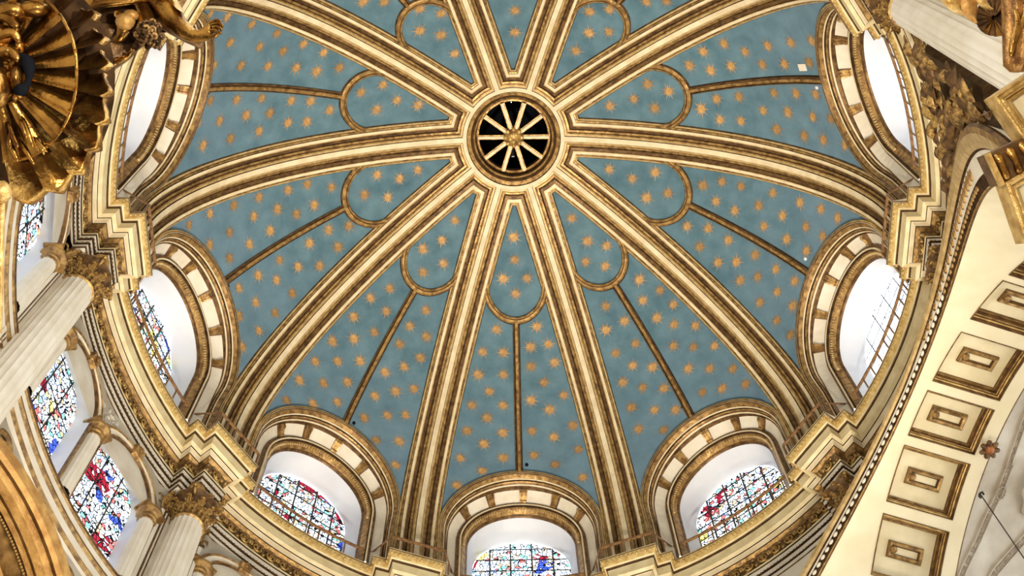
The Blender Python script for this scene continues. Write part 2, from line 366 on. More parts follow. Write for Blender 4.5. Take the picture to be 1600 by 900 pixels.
# sweeps on the dome in the (lateral, arc) plane of a bay
def dome_sweep(b, path, prof, mats, name, parent, ac):
    """path: list of (l, s) with s metres down from angle ac; prof: (offset across, dome offset, mat)"""
    mb = MB(); loops = []
    n = len(path)
    nor = []
    for i in range(n):
        (x0, y0), (x1, y1) = path[max(i-1, 0)], path[min(i+1, n-1)]
        dx, dy = x1-x0, y1-y0; q = math.hypot(dx, dy); nor.append((-dy/q, dx/q))
    for wv, o, _m in prof:
        L = []
        for (l, s_), (nx, ny) in zip(path, nor):
            L.append(DP(b, l+nx*wv, ac-(s_+ny*wv)/10.0, o))
        loops.append(L)
    for i in range(len(prof)-1): mb.strip(loops[i], loops[i+1], prof[i+1][2])
    return mb.obj(name, mats, parent)
TP = [(-0.125, 0.31, 1), (-0.115, 0.20, 2), (-0.075, 0.17, 1), (-0.045, 0.17, 1), (-0.04, 0.20, 2), (-0.025, 0.20, 2), (0.0, 0.16, 1), (0.06, 0.165, 1), (0.10, 0.20, 1), (0.115, 0.22, 2), (0.125, 0.31, 2)]
MR = [(-0.125, 0.31, 2), (-0.12, 0.22, 2), (-0.085, 0.20, 2), (-0.075, 0.23, 3), (-0.05, 0.23, 3), (-0.04, 0.17, 1), (0.05, 0.165, 1), (0.06, 0.20, 2), (0.09, 0.22, 2), (0.12, 0.24, 3), (0.125, 0.31, 3)]
TEARR = {90: 4.93, 126: 4.86, 54: 4.80, 162: 4.95, 198: 4.86, 18: 5.06, 342: 4.96}
for b in BAYS:
    rc = TEARR.get(b, 4.7); ac = a_of_r(rc, PANEL)
    rad = rc*math.sin(R(18))-0.69+0.125+0.05
    rad = max(rad, 0.84)
    path = [(rad*math.sin(R(t)), rad*1.02*math.cos(R(t))) for t in range(-112, 113, 7)]
    dome_sweep(b, path, TP, RMATS, 'teardrop_moulding', ceiling, ac)
    s0 = rad*1.02+0.05
    a_low = panel_low(b, 0.0, PANEL)
    s1 = (ac-a_low)*10.0-0.08
    dome_sweep(b, [(0, lerp(s0, s1, i/24)) for i in range(25)], MR, RMATS, 'mid_rib', ceiling, ac)
# gold stars, each a thin gilded relief nailed to the vault
def star_mesh(seed):
    rr = random.Random(seed); mb = MB(); n = 16; vs = [(0, 0, 0.016)]
    for i in range(n*2):
        a = 2*PI*i/(n*2)+rr.uniform(-0.04, 0.04)
        if i % 2: q = 0.098*rr.uniform(0.9, 1.1)
        elif i % 4 == 0: q = 0.29*rr.uniform(0.9, 1.1)
        else: q = 0.215*rr.uniform(0.8, 1.15)
        vs.append((q*math.cos(a), q*math.sin(a), 0.008))
    for i in range(n*2):
        mb.add([vs[0], vs[1+i], vs[1+(i+1) % (2*n)]], [(0, 1, 2)])
    return mb.mesh('star', [STAR])
STM = [star_mesh(i) for i in range(5)]
for i, (az, r) in enumerate(STARS):
    b = int(az//36)*36+18
    o = PANEL-0.015
    a = a_of_r(r, o); rr_, z = merid(a, o); p = W(az, rr_, z)
    t1 = (W(az+0.2, rr_, z)-W(az-0.2, rr_, z)).normalized()
    t2 = (W(az, *merid(a+0.01, o))-W(az, *merid(a-0.01, o))).normalized()
    n = t1.cross(t2)
    if n.dot(Vector((0, 0, -2))-p) < 0: n = -n
    t2 = n.cross(t1)
    sc = rnd.uniform(0.9, 1.06); ang = rnd.uniform(0, 0.8)
    u = t1*math.cos(ang)+t2*math.sin(ang); v = n.cross(u)
    m = Matrix((u*sc, v*sc, n)).transposed().to_4x4(); m.translation = p
    st = link('star', STM[i % 5], panels[b]); st.matrix_basis = m
def on_dome(az, r, o):
    a = a_of_r(r, o); rr_, z = merid(a, o); p = W(az, rr_, z)
    t1 = (W(az+0.2, rr_, z)-W(az-0.2, rr_, z)).normalized(); t2 = (W(az, *merid(a+0.01, o))-W(az, *merid(a-0.01, o))).normalized()
    return p, t1, t2, t1.cross(t2)
# a paper patch stuck on the vault, small drain holes and white lamp studs
pp, t1, t2, nn = on_dome(339.66, 9.03, PANEL-0.02)
mb = MB(); mb.box(pp, t1*0.11, t2*0.16, nn*0.008); mb.obj('paper_patch', PALE, panels[342])
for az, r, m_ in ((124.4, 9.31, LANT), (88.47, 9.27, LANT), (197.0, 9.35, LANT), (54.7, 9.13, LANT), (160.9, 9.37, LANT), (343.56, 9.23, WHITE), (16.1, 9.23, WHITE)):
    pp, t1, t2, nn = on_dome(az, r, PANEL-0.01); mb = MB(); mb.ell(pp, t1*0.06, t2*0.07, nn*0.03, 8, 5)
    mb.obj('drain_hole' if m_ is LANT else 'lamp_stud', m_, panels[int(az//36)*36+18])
# ------------------------------------------------------------------ window_1: the oculus with its ten spokes
oc = empty('window_1', (0, 0, 9.3), kind='structure', label='round oculus window with ten gilded spokes at the crown of the dome')
for k in range(10):
    mb = MB()
    for w0, z0, z1, mi in ((0.075, 9.20, 9.34, 0), (0.04, 9.14, 9.20, 1)):
        a = R(36*k); er = Vector((math.cos(a), math.sin(a)*S, 0)); et = Vector((-math.sin(a), math.cos(a), 0))
        mb.box(er*0.74+Vector((0, 0, (z0+z1)/2)), er*0.45, et*w0, Vector((0, 0, (z1-z0)/2)), mi)
    mb.obj('spoke', [GOLDB, CREAM], oc)
mb = MB()
mb.loft([[W(i*15, r, z) for i in range(24)] for r, z in ((0.36, 9.36), (0.34, 9.20), (0.26, 9.08), (0.12, 9.02), (0.01, 9.0))], 0, True)
hub = mb.obj('boss', GOLDB, oc, smooth=True)
for ring, (n, rr_, z, s_) in enumerate(((8, 0.27, 9.12, 0.085), (5, 0.12, 9.05, 0.075))):
    for i in range(n):
        mb = MB(); p = W(i*360/n+ring*20, rr_, z)
        er = Vector((p.x, p.y, 0)).normalized(); et = Vector((-er.y, er.x, 0))
        mb.ell(p, er*s_, et*s_*0.9, Vector((0, 0, 0.07)), 8, 5)
        mb.obj('petal', GILT, hub, smooth=True)
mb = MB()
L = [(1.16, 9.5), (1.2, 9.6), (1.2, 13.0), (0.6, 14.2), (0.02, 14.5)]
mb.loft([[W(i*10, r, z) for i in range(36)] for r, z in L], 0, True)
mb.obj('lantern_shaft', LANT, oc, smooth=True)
for k in (2, 5, 8, 9):                       # slit windows of the lantern: pale daylight slivers
    mb = MB(); p = W(36*k+18, 1.15, 11.6); er = Vector((p.x, p.y, 0)).normalized(); et = Vector((-er.y, er.x, 0))
    mb.box(p, et*0.05, er*0.02, Vector((0, 0, 0.5)))
    mb.obj('lantern_pane', WHITE, oc)

# ------------------------------------------------------------------ lunette windows at the foot of the dome
def mould_loops(f, spec, zb, nl=4):
    """spec: (rho, depth function(phi 0..1 from apex to side), mat)"""
    loops = []
    for rho, df, _m in spec:
        L = []
        for t, z in arch_pts(rho, LZC, zb, 28, nl):
            c = max(0.0, min(1.0, (z-LZC)/rho)); L.append(f(t, z, df(t, z, 1-c)))
        loops.append(L)
    return loops
def dome_depth(t, z, off=PANEL):
    zz = max(z, 0.0); r = (10+off)*(1-(zz/(9+off))**NEX)**(1/NEX)
    return math.sqrt(max(0.1, r*r-t*t))
def sweep_loops(mb, loops, mats):
    for i in range(len(loops)-1): mb.strip(loops[i], loops[i+1], mats[i])
LUNMAT = {90: (1, (RED, YEL, BLU)), 126: (2, (RED, BLU, RED)), 162: (3, (YEL, BLU, GRN)), 198: (4, (BLU, YEL, GRN)), 54: (5, (VIO, YEL, RED)), 18: (6, (BLU, RED, YEL)), 342: (7, (YEL, BLU, RED))}
def arch_panes(f, d, rho, zc, zb, vbars, hstep, gm, parent, barw=0.028):
    xs = [-rho]+list(vbars)+[rho]; zt = zc+rho
    rows = []; z = zb
    while z < zt-0.05: rows.append(z); z += hstep
    rows.append(zt)
    top = lambda t: zc+math.sqrt(max(0, rho*rho-t*t))
    for i in range(len(xs)-1):
        for j in range(len(rows)-1):
            x0, x1, z0, z1 = xs[i], xs[i+1], rows[j], rows[j+1]
            N = 8; up = []; lo = []
            for k in range(N+1):
                t = lerp(x0, x1, k/N); u = min(z1, top(t)); up.append((t, max(z0, u))); lo.append((t, z0))
            if max(u-z0 for _t, u in up) < 0.02: continue
            mb = MB()
            mb.loft([[f(t, zz, d) for t, zz in lo], [f(t, zz, d) for t, zz in up]], 0)
            mb.obj('glass_pane', gm, parent)
    for x in vbars:
        mb = MB(); h = top(x)
        mb.loft([[f(x+a*barw, zz, d+c*barw*1.2) for a, c in ((-1, -1), (1, -1), (1, 0.2), (-1, 0.2))] for zz in (zb, h)], 0, True)
        mb.obj('glazing_bar', IRON, parent)
    for zz in rows[1:-1]:
        hw = rho if zz < zc else math.sqrt(max(0.01, rho*rho-(zz-zc)**2))
        mb = MB()
        mb.loft([[f(x, zz+a*barw*0.35, d+c*barw) for a, c in ((-1, -1), (1, -1), (1, 0.2), (-1, 0.2))] for x in (-hw, hw)], 0, True)
        mb.obj('glazing_bar', IRON, parent)
nwin = 2
for b in LUN:
    f = BAY(b)
    win = empty('window_%d' % nwin, f(0, -1.6, 10.3), kind='structure', label='arched dome window with gilded bracketed surround, ' + PLACE[b]); nwin += 1
    d0 = lambda o: (lambda t, z, c: dome_depth(t, z)+o)
    spec = [(2.56, d0(0.02), 2), (2.555, d0(-0.08), 2), (2.54, d0(-0.10), 2), (2.53, d0(-0.14), 4), (2.48, d0(-0.16), 4), (2.47, d0(-0.12), 3), (2.465, d0(-0.15), 0), (2.45, d0(-0.155), 0), (2.445, d0(-0.10), 2), (2.42, d0(-0.07), 1), (2.38, d0(-0.02), 1), (2.375, d0(0.0), 3), (2.37, d0(-0.03), 0), (2.345, d0(-0.01), 0), (2.34, d0(0.04), 3), (2.32, d0(0.07), 1), (2.30, d0(0.11), 2), (2.295, d0(0.10), 0), (2.28, d0(0.14), 0), (2.275, lambda t, z, c: 9.80+0.30*c, 2)]
    mb = MB(); sweep_loops(mb, mould_loops(f, spec, -1.62), [s_[2] for s_ in spec[1:]])
    mb.obj('archivolt', RMATS[:4]+[GILT], win)
    sp = [(2.275, lambda t, z, c: 9.80+0.30*c, 0), (2.25, lambda t, z, c: 9.84+0.28*c, 2), (2.24, lambda t, z, c: 9.87+0.27*c, 0), (2.02, lambda t, z, c: 10.22+0.12*c, 0), (2.01, lambda t, z, c: 10.22+0.12*c, 2)]
    mb = MB(); sweep_loops(mb, mould_loops(f, sp, -1.62), [s_[2] for s_ in sp[1:]])
    mb.obj('splayed_band', [PALE, GOLDB, BROWN], win)
    sp = [(2.01, lambda t, z, c: 10.22+0.12*c, 1), (1.97, lambda t, z, c: 10.14+0.12*c, 2), (1.90, lambda t, z, c: 10.15+0.12*c, 2), (1.885, lambda t, z, c: 10.12+0.12*c, 0), (1.84, lambda t, z, c: 10.14+0.12*c, 0), (1.83, lambda t, z, c: 10.22+0.12*c, 3), (1.80, lambda t, z, c: 10.26+0.12*c, 1), (1.72, lambda t, z, c: 10.40+0.12*c, 1), (1.68, lambda t, z, c: 10.45+0.12*c, 2), (1.665, lambda t, z, c: 10.50+0.10*c, 2)]
    mb = MB(); sweep_loops(mb, mould_loops(f, sp, -1.62), [s_[2] for s_ in sp[1:]])
    ring = mb.obj('inner_ring', RMATS, win)
    mb = MB()
    for i in range(64):
        ph = R(-92+184*i/63); rho = 1.765
        p = f(rho*math.sin(ph), LZC+rho*math.cos(ph), 10.27+0.12*(1-max(0, math.cos(ph))))
        c = f(0, LZC, 10.3); e1 = (p-c).normalized(); e2 = (f(rho*math.cos(ph), LZC-rho*math.sin(ph), 10.3)-c).normalized(); e3 = e1.cross(e2)
        mb.ell(p, e1*0.05, e2*0.022, e3*0.05, 6, 4)
    o = mb.obj('leaf_beading', TAN, ring, smooth=True); o['kind'] = 'stuff'
    sp = [(1.665, lambda t, z, c: 10.50+0.10*c, 0), (1.64, lambda t, z, c: 10.62+0.08*c, 0), (1.52, lambda t, z, c: 11.30, 0)]
    mb = MB(); sweep_loops(mb, mould_loops(f, sp, -1.62), [0, 0])
    mb.obj('reveal', WHITE, win, smooth=True)
    for ph in (-61, -32, -3, 26, 55):
        mb = MB(); p0 = R(ph); hw = R(3.4)
        prof = [(2.25, 0.02), (2.25, -0.13), (2.19, -0.17), (2.14, -0.12), (2.08, -0.10), (2.05, -0.13), (2.02, -0.10), (2.02, 0.02)]
        loops = []
        for kk, hh in ((-1, 1), (-0.55, 1.0), (-0.45, 0.75), (-0.15, 0.75), (-0.1, 1.0), (0.1, 1.0), (0.15, 0.75), (0.45, 0.75), (0.55, 1.0), (1, 1)):
            L = []
            for rho, hgt in prof:
                fr = (2.25-rho)/0.23; cc = 1-max(0, math.cos(p0))
                q = p0+hw*kk*(1.0-0.18*fr)
                dd = lerp(9.86+0.27*cc, 10.22+0.12*cc, fr)
                h2 = hgt*hh if hgt < 0 else hgt
                L.append(f((rho+h2*0.55)*math.sin(q), LZC+(rho+h2*0.55)*math.cos(q), dd+h2*0.75))
            loops.append(L)
        mb.loft(loops, 0)
        for L in (loops[0], loops[-1]): mb.add(L, [tuple(range(len(L)))], 1)
        mb.obj('bracket', [GOLDB, BROWN], win)
    gm = glass_mat('stained_glass', *LUNMAT[b], 0.85 if b in (18, 342) else 0.0)  # paler glass in the right bays imitates daylight glare by colour
    arch_panes(f, 11.30, 1.53, 0.92, -1.62, (-1.0, -0.34, 0.33, 0.98), 0.62, gm, win, 0.012 if b in (18, 342) else 0.024)

for b in (234, 270, 306):
    mb = MB(); mb.loft([[W(b+da, 10.34, z) for da in range(-18, 19, 3)] for z in (-1.62, 0.06)], 0)
    mb.obj('vault_panel', BLUE, ceiling)

# ------------------------------------------------------------------ trim_1: the entablature that breaks forward over each column
RF, RS, RB, LW0, LW1 = 10.20, 10.58, 10.97, 0.35, 0.73
def rib_xy(k, lat, rad):
    a = R(36*k); er = Vector((math.cos(a), math.sin(a), 0)); et = Vector((-math.sin(a), math.cos(a), 0))
    p = er*rad+et*lat; return (p.x, p.y*S)
def plan(x):
    L = []
    rb = RB+x
    for k in range(10):
        l0, l1 = LW0-x, LW1-x
        rd = math.sqrt(rb*rb-l1*l1)
        L += [rib_xy(k, -l1, rd), rib_xy(k, -l1, RS+x), rib_xy(k, -l0, RS+x), rib_xy(k, -l0, RF+x), rib_xy(k, l0, RF+x), rib_xy(k, l0, RS+x), rib_xy(k, l1, RS+x), rib_xy(k, l1, rd)]
        da = math.degrees(math.asin(l1/rb))
        for i in range(1, 12):
            az = R(lerp(36*k+da, 36*k+36-da, i/12)); L.append((rb*math.cos(az), rb*math.sin(az)*S))
    return L
entab = empty('trim_1', W(0, 10.5, -4.0), kind='structure', label='stepped cream and gold entablature running round the foot of the dome')
def band(name, prof, mats):
    mb = MB()
    loops = [[(x, y, z) for x, y in plan(o)] for o, z, _m in prof]
    for i in range(len(prof)-1): mb.strip(loops[i], loops[i+1], prof[i+1][2], True)
    return mb.obj(name, mats, entab)
corn = band('cornice', [(1.5, -1.61, 0), (-0.50, -1.58, 0), (-0.505, -1.63, 1), (-0.49, -1.66, 2), (-0.475, -1.74, 3), (-0.445, -1.84, 3), (-0.41, -1.91, 3), (-0.37, -1.94, 1), (-0.36, -2.00, 2), (-0.335, -2.02, 4)], [PALE, OCHRE, BROWN, YGILT, DARK])
band('corona', [(-0.335, -2.02, 0), (-0.33, -2.04, 0), (-0.315, -2.36, 0), (-0.22, -2.40, 0), (-0.21, -2.44, 1), (-0.19, -2.45, 2), (-0.13, -2.56, 2), (-0.12, -2.60, 1), (-0.02, -2.66, 3)], [OCHRE, DARK, CREAM, GOLDB])
band('frieze', [(-0.02, -2.66, 0), (0.0, -2.68, 0), (0.0, -3.22, 0)], [FRIEZE])
band('architrave', [(0.0, -3.22, 0), (-0.09, -3.25, 0), (-0.085, -3.32, 1), (-0.055, -3.34, 2), (-0.055, -3.52, 3), (-0.05, -3.53, 2), (-0.02, -3.58, 2), (-0.02, -3.76, 3), (-0.015, -3.77, 2), (0.01, -3.81, 2), (0.01, -3.95, 3), (0.015, -3.96, 4), (0.04, -4.00, 4), (0.10, -4.02, 3), (0.6, -4.03, 3)], [GOLDB, OCHRE, DARK, PALE, BROWN])
# eggs along the cornice, rosettes and leaf scrolls along the frieze, beads along the architrave
def walk(x, step):
    """points, inward normals and tangents along the plan at an even step"""
    P = plan(x); n = len(P); out = []
    for i in range(n):
        a = Vector((*P[i], 0)); b = Vector((*P[(i+1) % n], 0)); L = (b-a).length
        m = max(1, int(L/step+0.3)) if L > step*0.6 else 0
        t = (b-a).normalized() if L > 0 else Vector((1, 0, 0))
        nn = Vector((-t.y, t.x, 0))
        for j in range(m): out.append((a.lerp(b, (j+0.5)/m), nn, t, i))
    return out
def vis_az(p, lo=-58, hi=222):
    az = math.degrees(math.atan2(p.y/S, p.x))
    if az < -100: az += 360
    return lo < az < hi
mb = MB()
for p, n, t, i in walk(-0.475, 0.13):
    if vis_az(p): mb.ell(p+Vector((0, 0, -1.77)), t*0.045, n*0.03, Vector((0, 0, 0.085)), 6, 4)
o = mb.obj('egg_moulding', YGILT, corn, smooth=True); o['kind'] = 'stuff'
mb = MB()
for xo, z in ((-0.065, -3.545), (-0.03, -3.79)):
    for p, n, t, i in walk(xo, 0.10):
        if vis_az(p): mb.ell(p+Vector((0, 0, z)), t*0.04, n*0.02, Vector((0, 0, 0.025)), 6, 4)
o = mb.obj('bead_moulding', BROWN, entab, smooth=True); o['kind'] = 'stuff'
def scroll_mesh(flip):
    mb = MB(); s = -1 if flip else 1
    pts = []; rad = []
    for i in range(22):
        q = i/21; a = q*3.6*PI; rr_ = 0.19*(1-0.82*q)
        pts.append((s*(0.02+rr_*math.cos(a)), 0.03+0.02*q, rr_*math.sin(a)*1.15)); rad.append(0.032*(1-0.5*q)+0.012)
    mb.tube(pts, rad, 5)
    mb.ell((s*0.02, 0.07, 0.0), (0.05, 0, 0), (0, 0.03, 0), (0, 0, 0.05), 7, 4)
    for a, L in ((0.5, 0.16), (2.2, 0.15), (-1.2, 0.17), (-2.6, 0.13)):
        c = Vector((s*0.25*math.cos(a), 0.03, 0.22*math.sin(a))); d = Vector((s*math.cos(a+0.7), 0, math.sin(a+0.7)))
        mb.ell(c, d*L*0.5, Vector((0, 0.04, 0)), Vector((d.z, 0, -d.x))*0.04, 7, 4)
    return mb.mesh('frieze_scroll', [LEAFG], True)
SCR = [scroll_mesh(False), scroll_mesh(True)]
ci = 0
for p, n, t, i in walk(-0.01, 0.46):
    if not vis_az(p, -40, 212): continue
    nn = -n if n.dot(-p) < 0 else n
    m = Matrix((t, nn, Vector((0, 0, 1)))).transposed().to_4x4(); m.translation = p+Vector((0, 0, -2.95))
    o = link('frieze_scroll', SCR[ci % 2], entab); o.matrix_basis = m; ci += 1
# ------------------------------------------------------------------ balcony railing on the cornice
rail = empty('balcony_railing', W(90, 10.4, -1.6), label='thin rust brown iron railing on top of the cornice round the dome', category='railing')
RT = -0.83
def rail_nodes():
    L = []
    for k in range(10):
        da = math.degrees(math.asin(1.24/10.55))
        L.append((*rib_xy(k, -1.24, 10.48), 0)); L.append((*rib_xy(k, -0.80, 9.80), 1)); L.append((*rib_xy(k, 0.80, 9.80), 1)); L.append((*rib_xy(k, 1.24, 10.48), 0))
        for i in range(1, 10):
            az = R(lerp(36*k+da, 36*k+36-da, i/10)); L.append((10.55*math.cos(az), 10.55*math.sin(az)*S, 2))
    return L
RN = rail_nodes()
mb = MB(); loops = []
for i, (x, y, _c) in enumerate(RN):
    n = Vector((x, y, 0)).normalized(); p = Vector((x, y, RT))
    loops.append([p+n*a*0.035+Vector((0, 0, b*0.03)) for a, b in ((-1, -1), (1, -1), (1, 1), (-1, 1))])
mb.loft(loops+[loops[0]], 0, True)
mb.obj('handrail', RAIL, rail)
mb = MB()
mb.box((0, 0, -0.375), (0.018, 0, 0), (0, 0.018, 0), (0, 0, 0.375))
mb.ell((0, 0, -0.38), (0.03, 0, 0), (0, 0.03, 0), (0, 0, 0.05), 6, 4)
BAL = mb.mesh('baluster', [RAIL])
mb = MB(); mb.box((0, 0, -0.375), (0.028, 0, 0), (0, 0.028, 0), (0, 0, 0.375)); POST = mb.mesh('post', [RAIL])
for i in range(len(RN)):
    a = Vector((RN[i][0], RN[i][1], RT)); b = Vector((RN[(i+1) % len(RN)][0], RN[(i+1) % len(RN)][1], RT)); L = (b-a).length
    if not vis_az(a): continue
    if RN[i][2] < 2: o = link('post', POST, rail); o.matrix_basis = Matrix.Translation(a)
    else: o = link('baluster', BAL, rail); o.matrix_basis = Matrix.Translation(a)
    m = max(1, int(L/0.30))
    for j in range(1, m):
        o = link('baluster', BAL, rail); o.matrix_basis = Matrix.Translation(a.lerp(b, j/m))

# ------------------------------------------------------------------ wall of the drum below the entablature
AR, AZC, AAZ = 6.6, -12.0, 18.0           # the great coffered arch: radius, centre height, axis
def wall_strip(name, a0, a1, holes=(), zb=-36.95, label=''):
    """holes: (az centre, half width m, spring z, sill z) round headed"""
    mb = MB(); r = 11.0; n = max(2, int((a1-a0)/0.75)); azs = sorted(set([a0+(a1-a0)*i/n for i in range(n+1)]+[h[0]+s_*math.degrees(h[1]/r) for h in holes for s_ in (-1, -0.999, 0.999, 1)]))
    def seg(az):
        for c, hw, zs, sill in holes:
            t = R(az-c)*r
            if abs(t) < hw-1e-6: return [(-3.9, zs+math.sqrt(max(0, hw*hw-t*t))), (sill, zb)]
        t = 11.0*math.sin(R(az-AAZ))
        if AAZ-60 < az < AAZ+60 and abs(t) < 6.85: return [(-3.9, min(-4.0, AZC+math.sqrt(6.95**2-t*t))), None]
        return [(-3.9, -7.0), (-7.0, zb)]
    for i in range(len(azs)-1):
        A, B = seg(azs[i]+1e-4), seg(azs[i+1]-1e-4)
        for sa, sb in zip(A, B):
            if sa is None or sb is None: continue
            mb.add([W(azs[i], r, sa[0]), W(azs[i+1], r, sb[0]), W(azs[i+1], r, sb[1]), W(azs[i], r, sa[1])], [(0, 1, 2, 3)])
    return mb.obj(name, [PALE], None, kind='structure', label=label, group='lengths of the round drum wall, '+name.replace('_', ' '))
DW = 6.95
def holes(b): return [(b-DW, 1.08, -5.5, -8.6), (b+DW, 1.08, -5.5, -8.6)]
for a0, a1 in ((108, 126), (126, 144), (144, 162), (162, 180), (180, 198), (198, 216), (216, 234), (234, 252)):
    wall_strip('wall_left', a0, a1, holes(126)+holes(162)+holes(198), label='pale stone drum wall with paired arched windows under the entablature')
for a0, a1 in ((55, 72), (72, 90), (90, 108)):
    wall_strip('wall_back', a0, a1, label='pale stone drum wall under the lunette below the oculus')
for a0, a1 in ((-72, -54), (-54, -36), (-36, -18), (-18, 0), (0, 18), (18, 36), (36, 55)):
    wall_strip('wall_right', a0, a1, label='pale stone drum wall above and beside the coffered arch')
# paired drum windows
def drum_window(az, lab, seed, acc):
    global nwin
    def f(t, z, d): return W(az+math.degrees(t/11.0), d, z)
    win = empty('window_%d' % nwin, f(0, -8.6, 11.0), kind='structure', label=lab); nwin += 1
    def loops(spec, z0):
        return [[f(t, z, d) for t, z in arch_pts(rho, -5.5, zb, 24, 4)] for rho, d, zb, _m in [(s_[0], s_[1], z0, 0) for s_ in spec]]
    sp = [(1.335, 10.99, 0), (1.335, 10.90, 1), (1.28, 10.87, 0), (1.25, 10.90, 1)]
    mb = MB(); sweep_loops(mb, loops(sp, -5.5), [1, 0, 0, 1][:3]); mb.obj('outer_moulding', [GOLDB, BROWN], win)
    sp = [(1.25, 10.90, 0), (1.245, 10.93, 0), (1.10, 10.93, 0)]
    mb = MB(); sweep_loops(mb, loops(sp, -5.5), [0, 0]); mb.obj('arch_face', [PALE], win)
    sp = [(1.10, 10.93, 0), (1.09, 10.88, 1), (1.05, 10.89, 1), (1.03, 10.97, 0)]
    mb = MB(); sweep_loops(mb, loops(sp, -8.6), [1, 0, 1]); mb.obj('inner_moulding', [GOLDB, BROWN], win)
    sp = [(1.03, 10.97, 0), (1.03, 11.10, 0), (0.95, 11.42, 0)]
    mb = MB(); sweep_loops(mb, loops(sp, -8.9), [0, 0])
    mb.loft([[f(-1.03, -8.6, 10.97), f(1.03, -8.6, 10.97)], [f(-1.0, -8.45, 11.42), f(1.0, -8.45, 11.42)]], 0)
    mb.obj('reveal', [WHITE], win, smooth=True)
    mb = MB()                                                            # gilded keystone scroll
    mb.loft([[f(a*w_, z, d) for a in (-1, -0.4, 0.4, 1)] for z, d, w_ in ((-4.12, 10.84, 0.17), (-4.16, 10.76, 0.19), (-4.27, 10.74, 0.16), (-4.38, 10.80, 0.15), (-4.47, 10.79, 0.14), (-4.50, 10.92, 0.13))], 0)
    for sgn in (-1, 1):
        mb.loft([[f(sgn*w_, z, d) for d in (dd, 10.98)] for z, dd, w_ in ((-4.12, 10.84, 0.17), (-4.16, 10.76, 0.19), (-4.27, 10.74, 0.16), (-4.38, 10.80, 0.15), (-4.47, 10.79, 0.14), (-4.50, 10.92, 0.13))], 0)
    mb.ell(f(0, -4.28, 10.74), W(az, 0.06, 0), f(0.09, 0, 11)-f(0, 0, 11), Vector((0, 0, 0.10)), 8, 5)
    mb.obj('keystone', GOLDB, win)
    gm = glass_mat('stained_glass', seed, acc)
    arch_panes(f, 11.42, 0.96, -5.5, -8.5, (-0.32, 0.32), 1.24, gm, win, 0.017)
for i, (az, lab, acc) in enumerate(((162-DW, 'arched stained glass window in the drum, lower left corner, red and blue figure', (RED, VIO, BLU)), (162+DW, 'arched stained glass window in the drum between the two big fluted columns, nearer the upper column', (BLU, RED, YEL)), (198-DW, 'arched stained glass window at the left edge under the gilded shell', (BLU, YEL, VIO)), (198+DW, 'arched stained glass window hidden mostly behind the gilded shell', (BLU, RED, YEL)), (126-DW, 'arched window head at the bottom, right of the lower left column', (BLU, RED, YEL)), (126+DW, 'arched window beside the lower left fluted column, at the bottom edge', (RED, YEL, BLU)))):
    drum_window(az, lab, 11+i, acc)
# ------------------------------------------------------------------ columns
def shaft_mesh(rt, rb_, h, nfl, seg=4):
    mb = MB(); n = nfl*seg; loops = []
    for z, rr_ in ((0, rt), (-0.06, rt*1.06), (-0.12, rt*1.06), (-0.14, rt*0.99), (-h*0.5, lerp(rt, rb_, 0.5)), (-h, rb_)):
        fl = z < -0.13; L = []
        for i in range(n):
            a = 2*PI*i/n; q = rr_*(1-(0.055*abs(math.sin(a*nfl/2))**0.8 if fl else 0)); L.append((q*math.cos(a), q*math.sin(a), z))
        loops.append(L)
    mb.loft(loops, [1, 1, 1, 0, 0], True)
    return mb.mesh('shaft', [SHAFT, GOLDB])
def leaf_mesh(h, wd, curl):
    """acanthus leaf: spine, seven lobes a side with deep eyes between them, tip curling out"""
    mb = MB(); loops = []; n = 13
    for i in range(n):
        q = i/(n-1); z = h*(q if q < 0.8 else 0.8+0.2*math.sin((q-0.8)/0.2*PI)*0.6-0.35*(q-0.8)); out = curl*max(0, (q-0.35)/0.65)**1.8
        ww = wd*(0.65+0.6*math.sin(q*PI*0.85))*(1-0.55*q**4)*(1.0 if i % 2 else 0.66)
        lift = 0.035 if i % 2 else -0.01
        loops.append([(-ww, -(out+lift), z-0.03), (-ww*0.62, -(out+0.005), z), (-ww*0.30, -(out+0.05), z+0.01), (0, -(out+0.02), z), (ww*0.30, -(out+0.05), z+0.01), (ww*0.62, -(out+0.005), z), (ww, -(out+lift), z-0.03)])
    mb.loft(loops, 0)
    return mb.mesh('acanthus_leaf', [LEAFG], False)
LF1, LF2 = leaf_mesh(0.36, 0.10, 0.15), leaf_mesh(0.66, 0.11, 0.24)
def volute_mesh():
    mb = MB(); pts = []; rad = []
    for i in range(20):
        q = i/19; a = q*3.2*PI; rr_ = 0.13*(1-0.8*q); pts.append((rr_*math.cos(a), 0, rr_*math.sin(a))); rad.append(0.05*(1-0.4*q))
    mb.tube(pts, rad, 6); return mb.mesh('volute', [LEAFG], True)
VOL = volute_mesh()
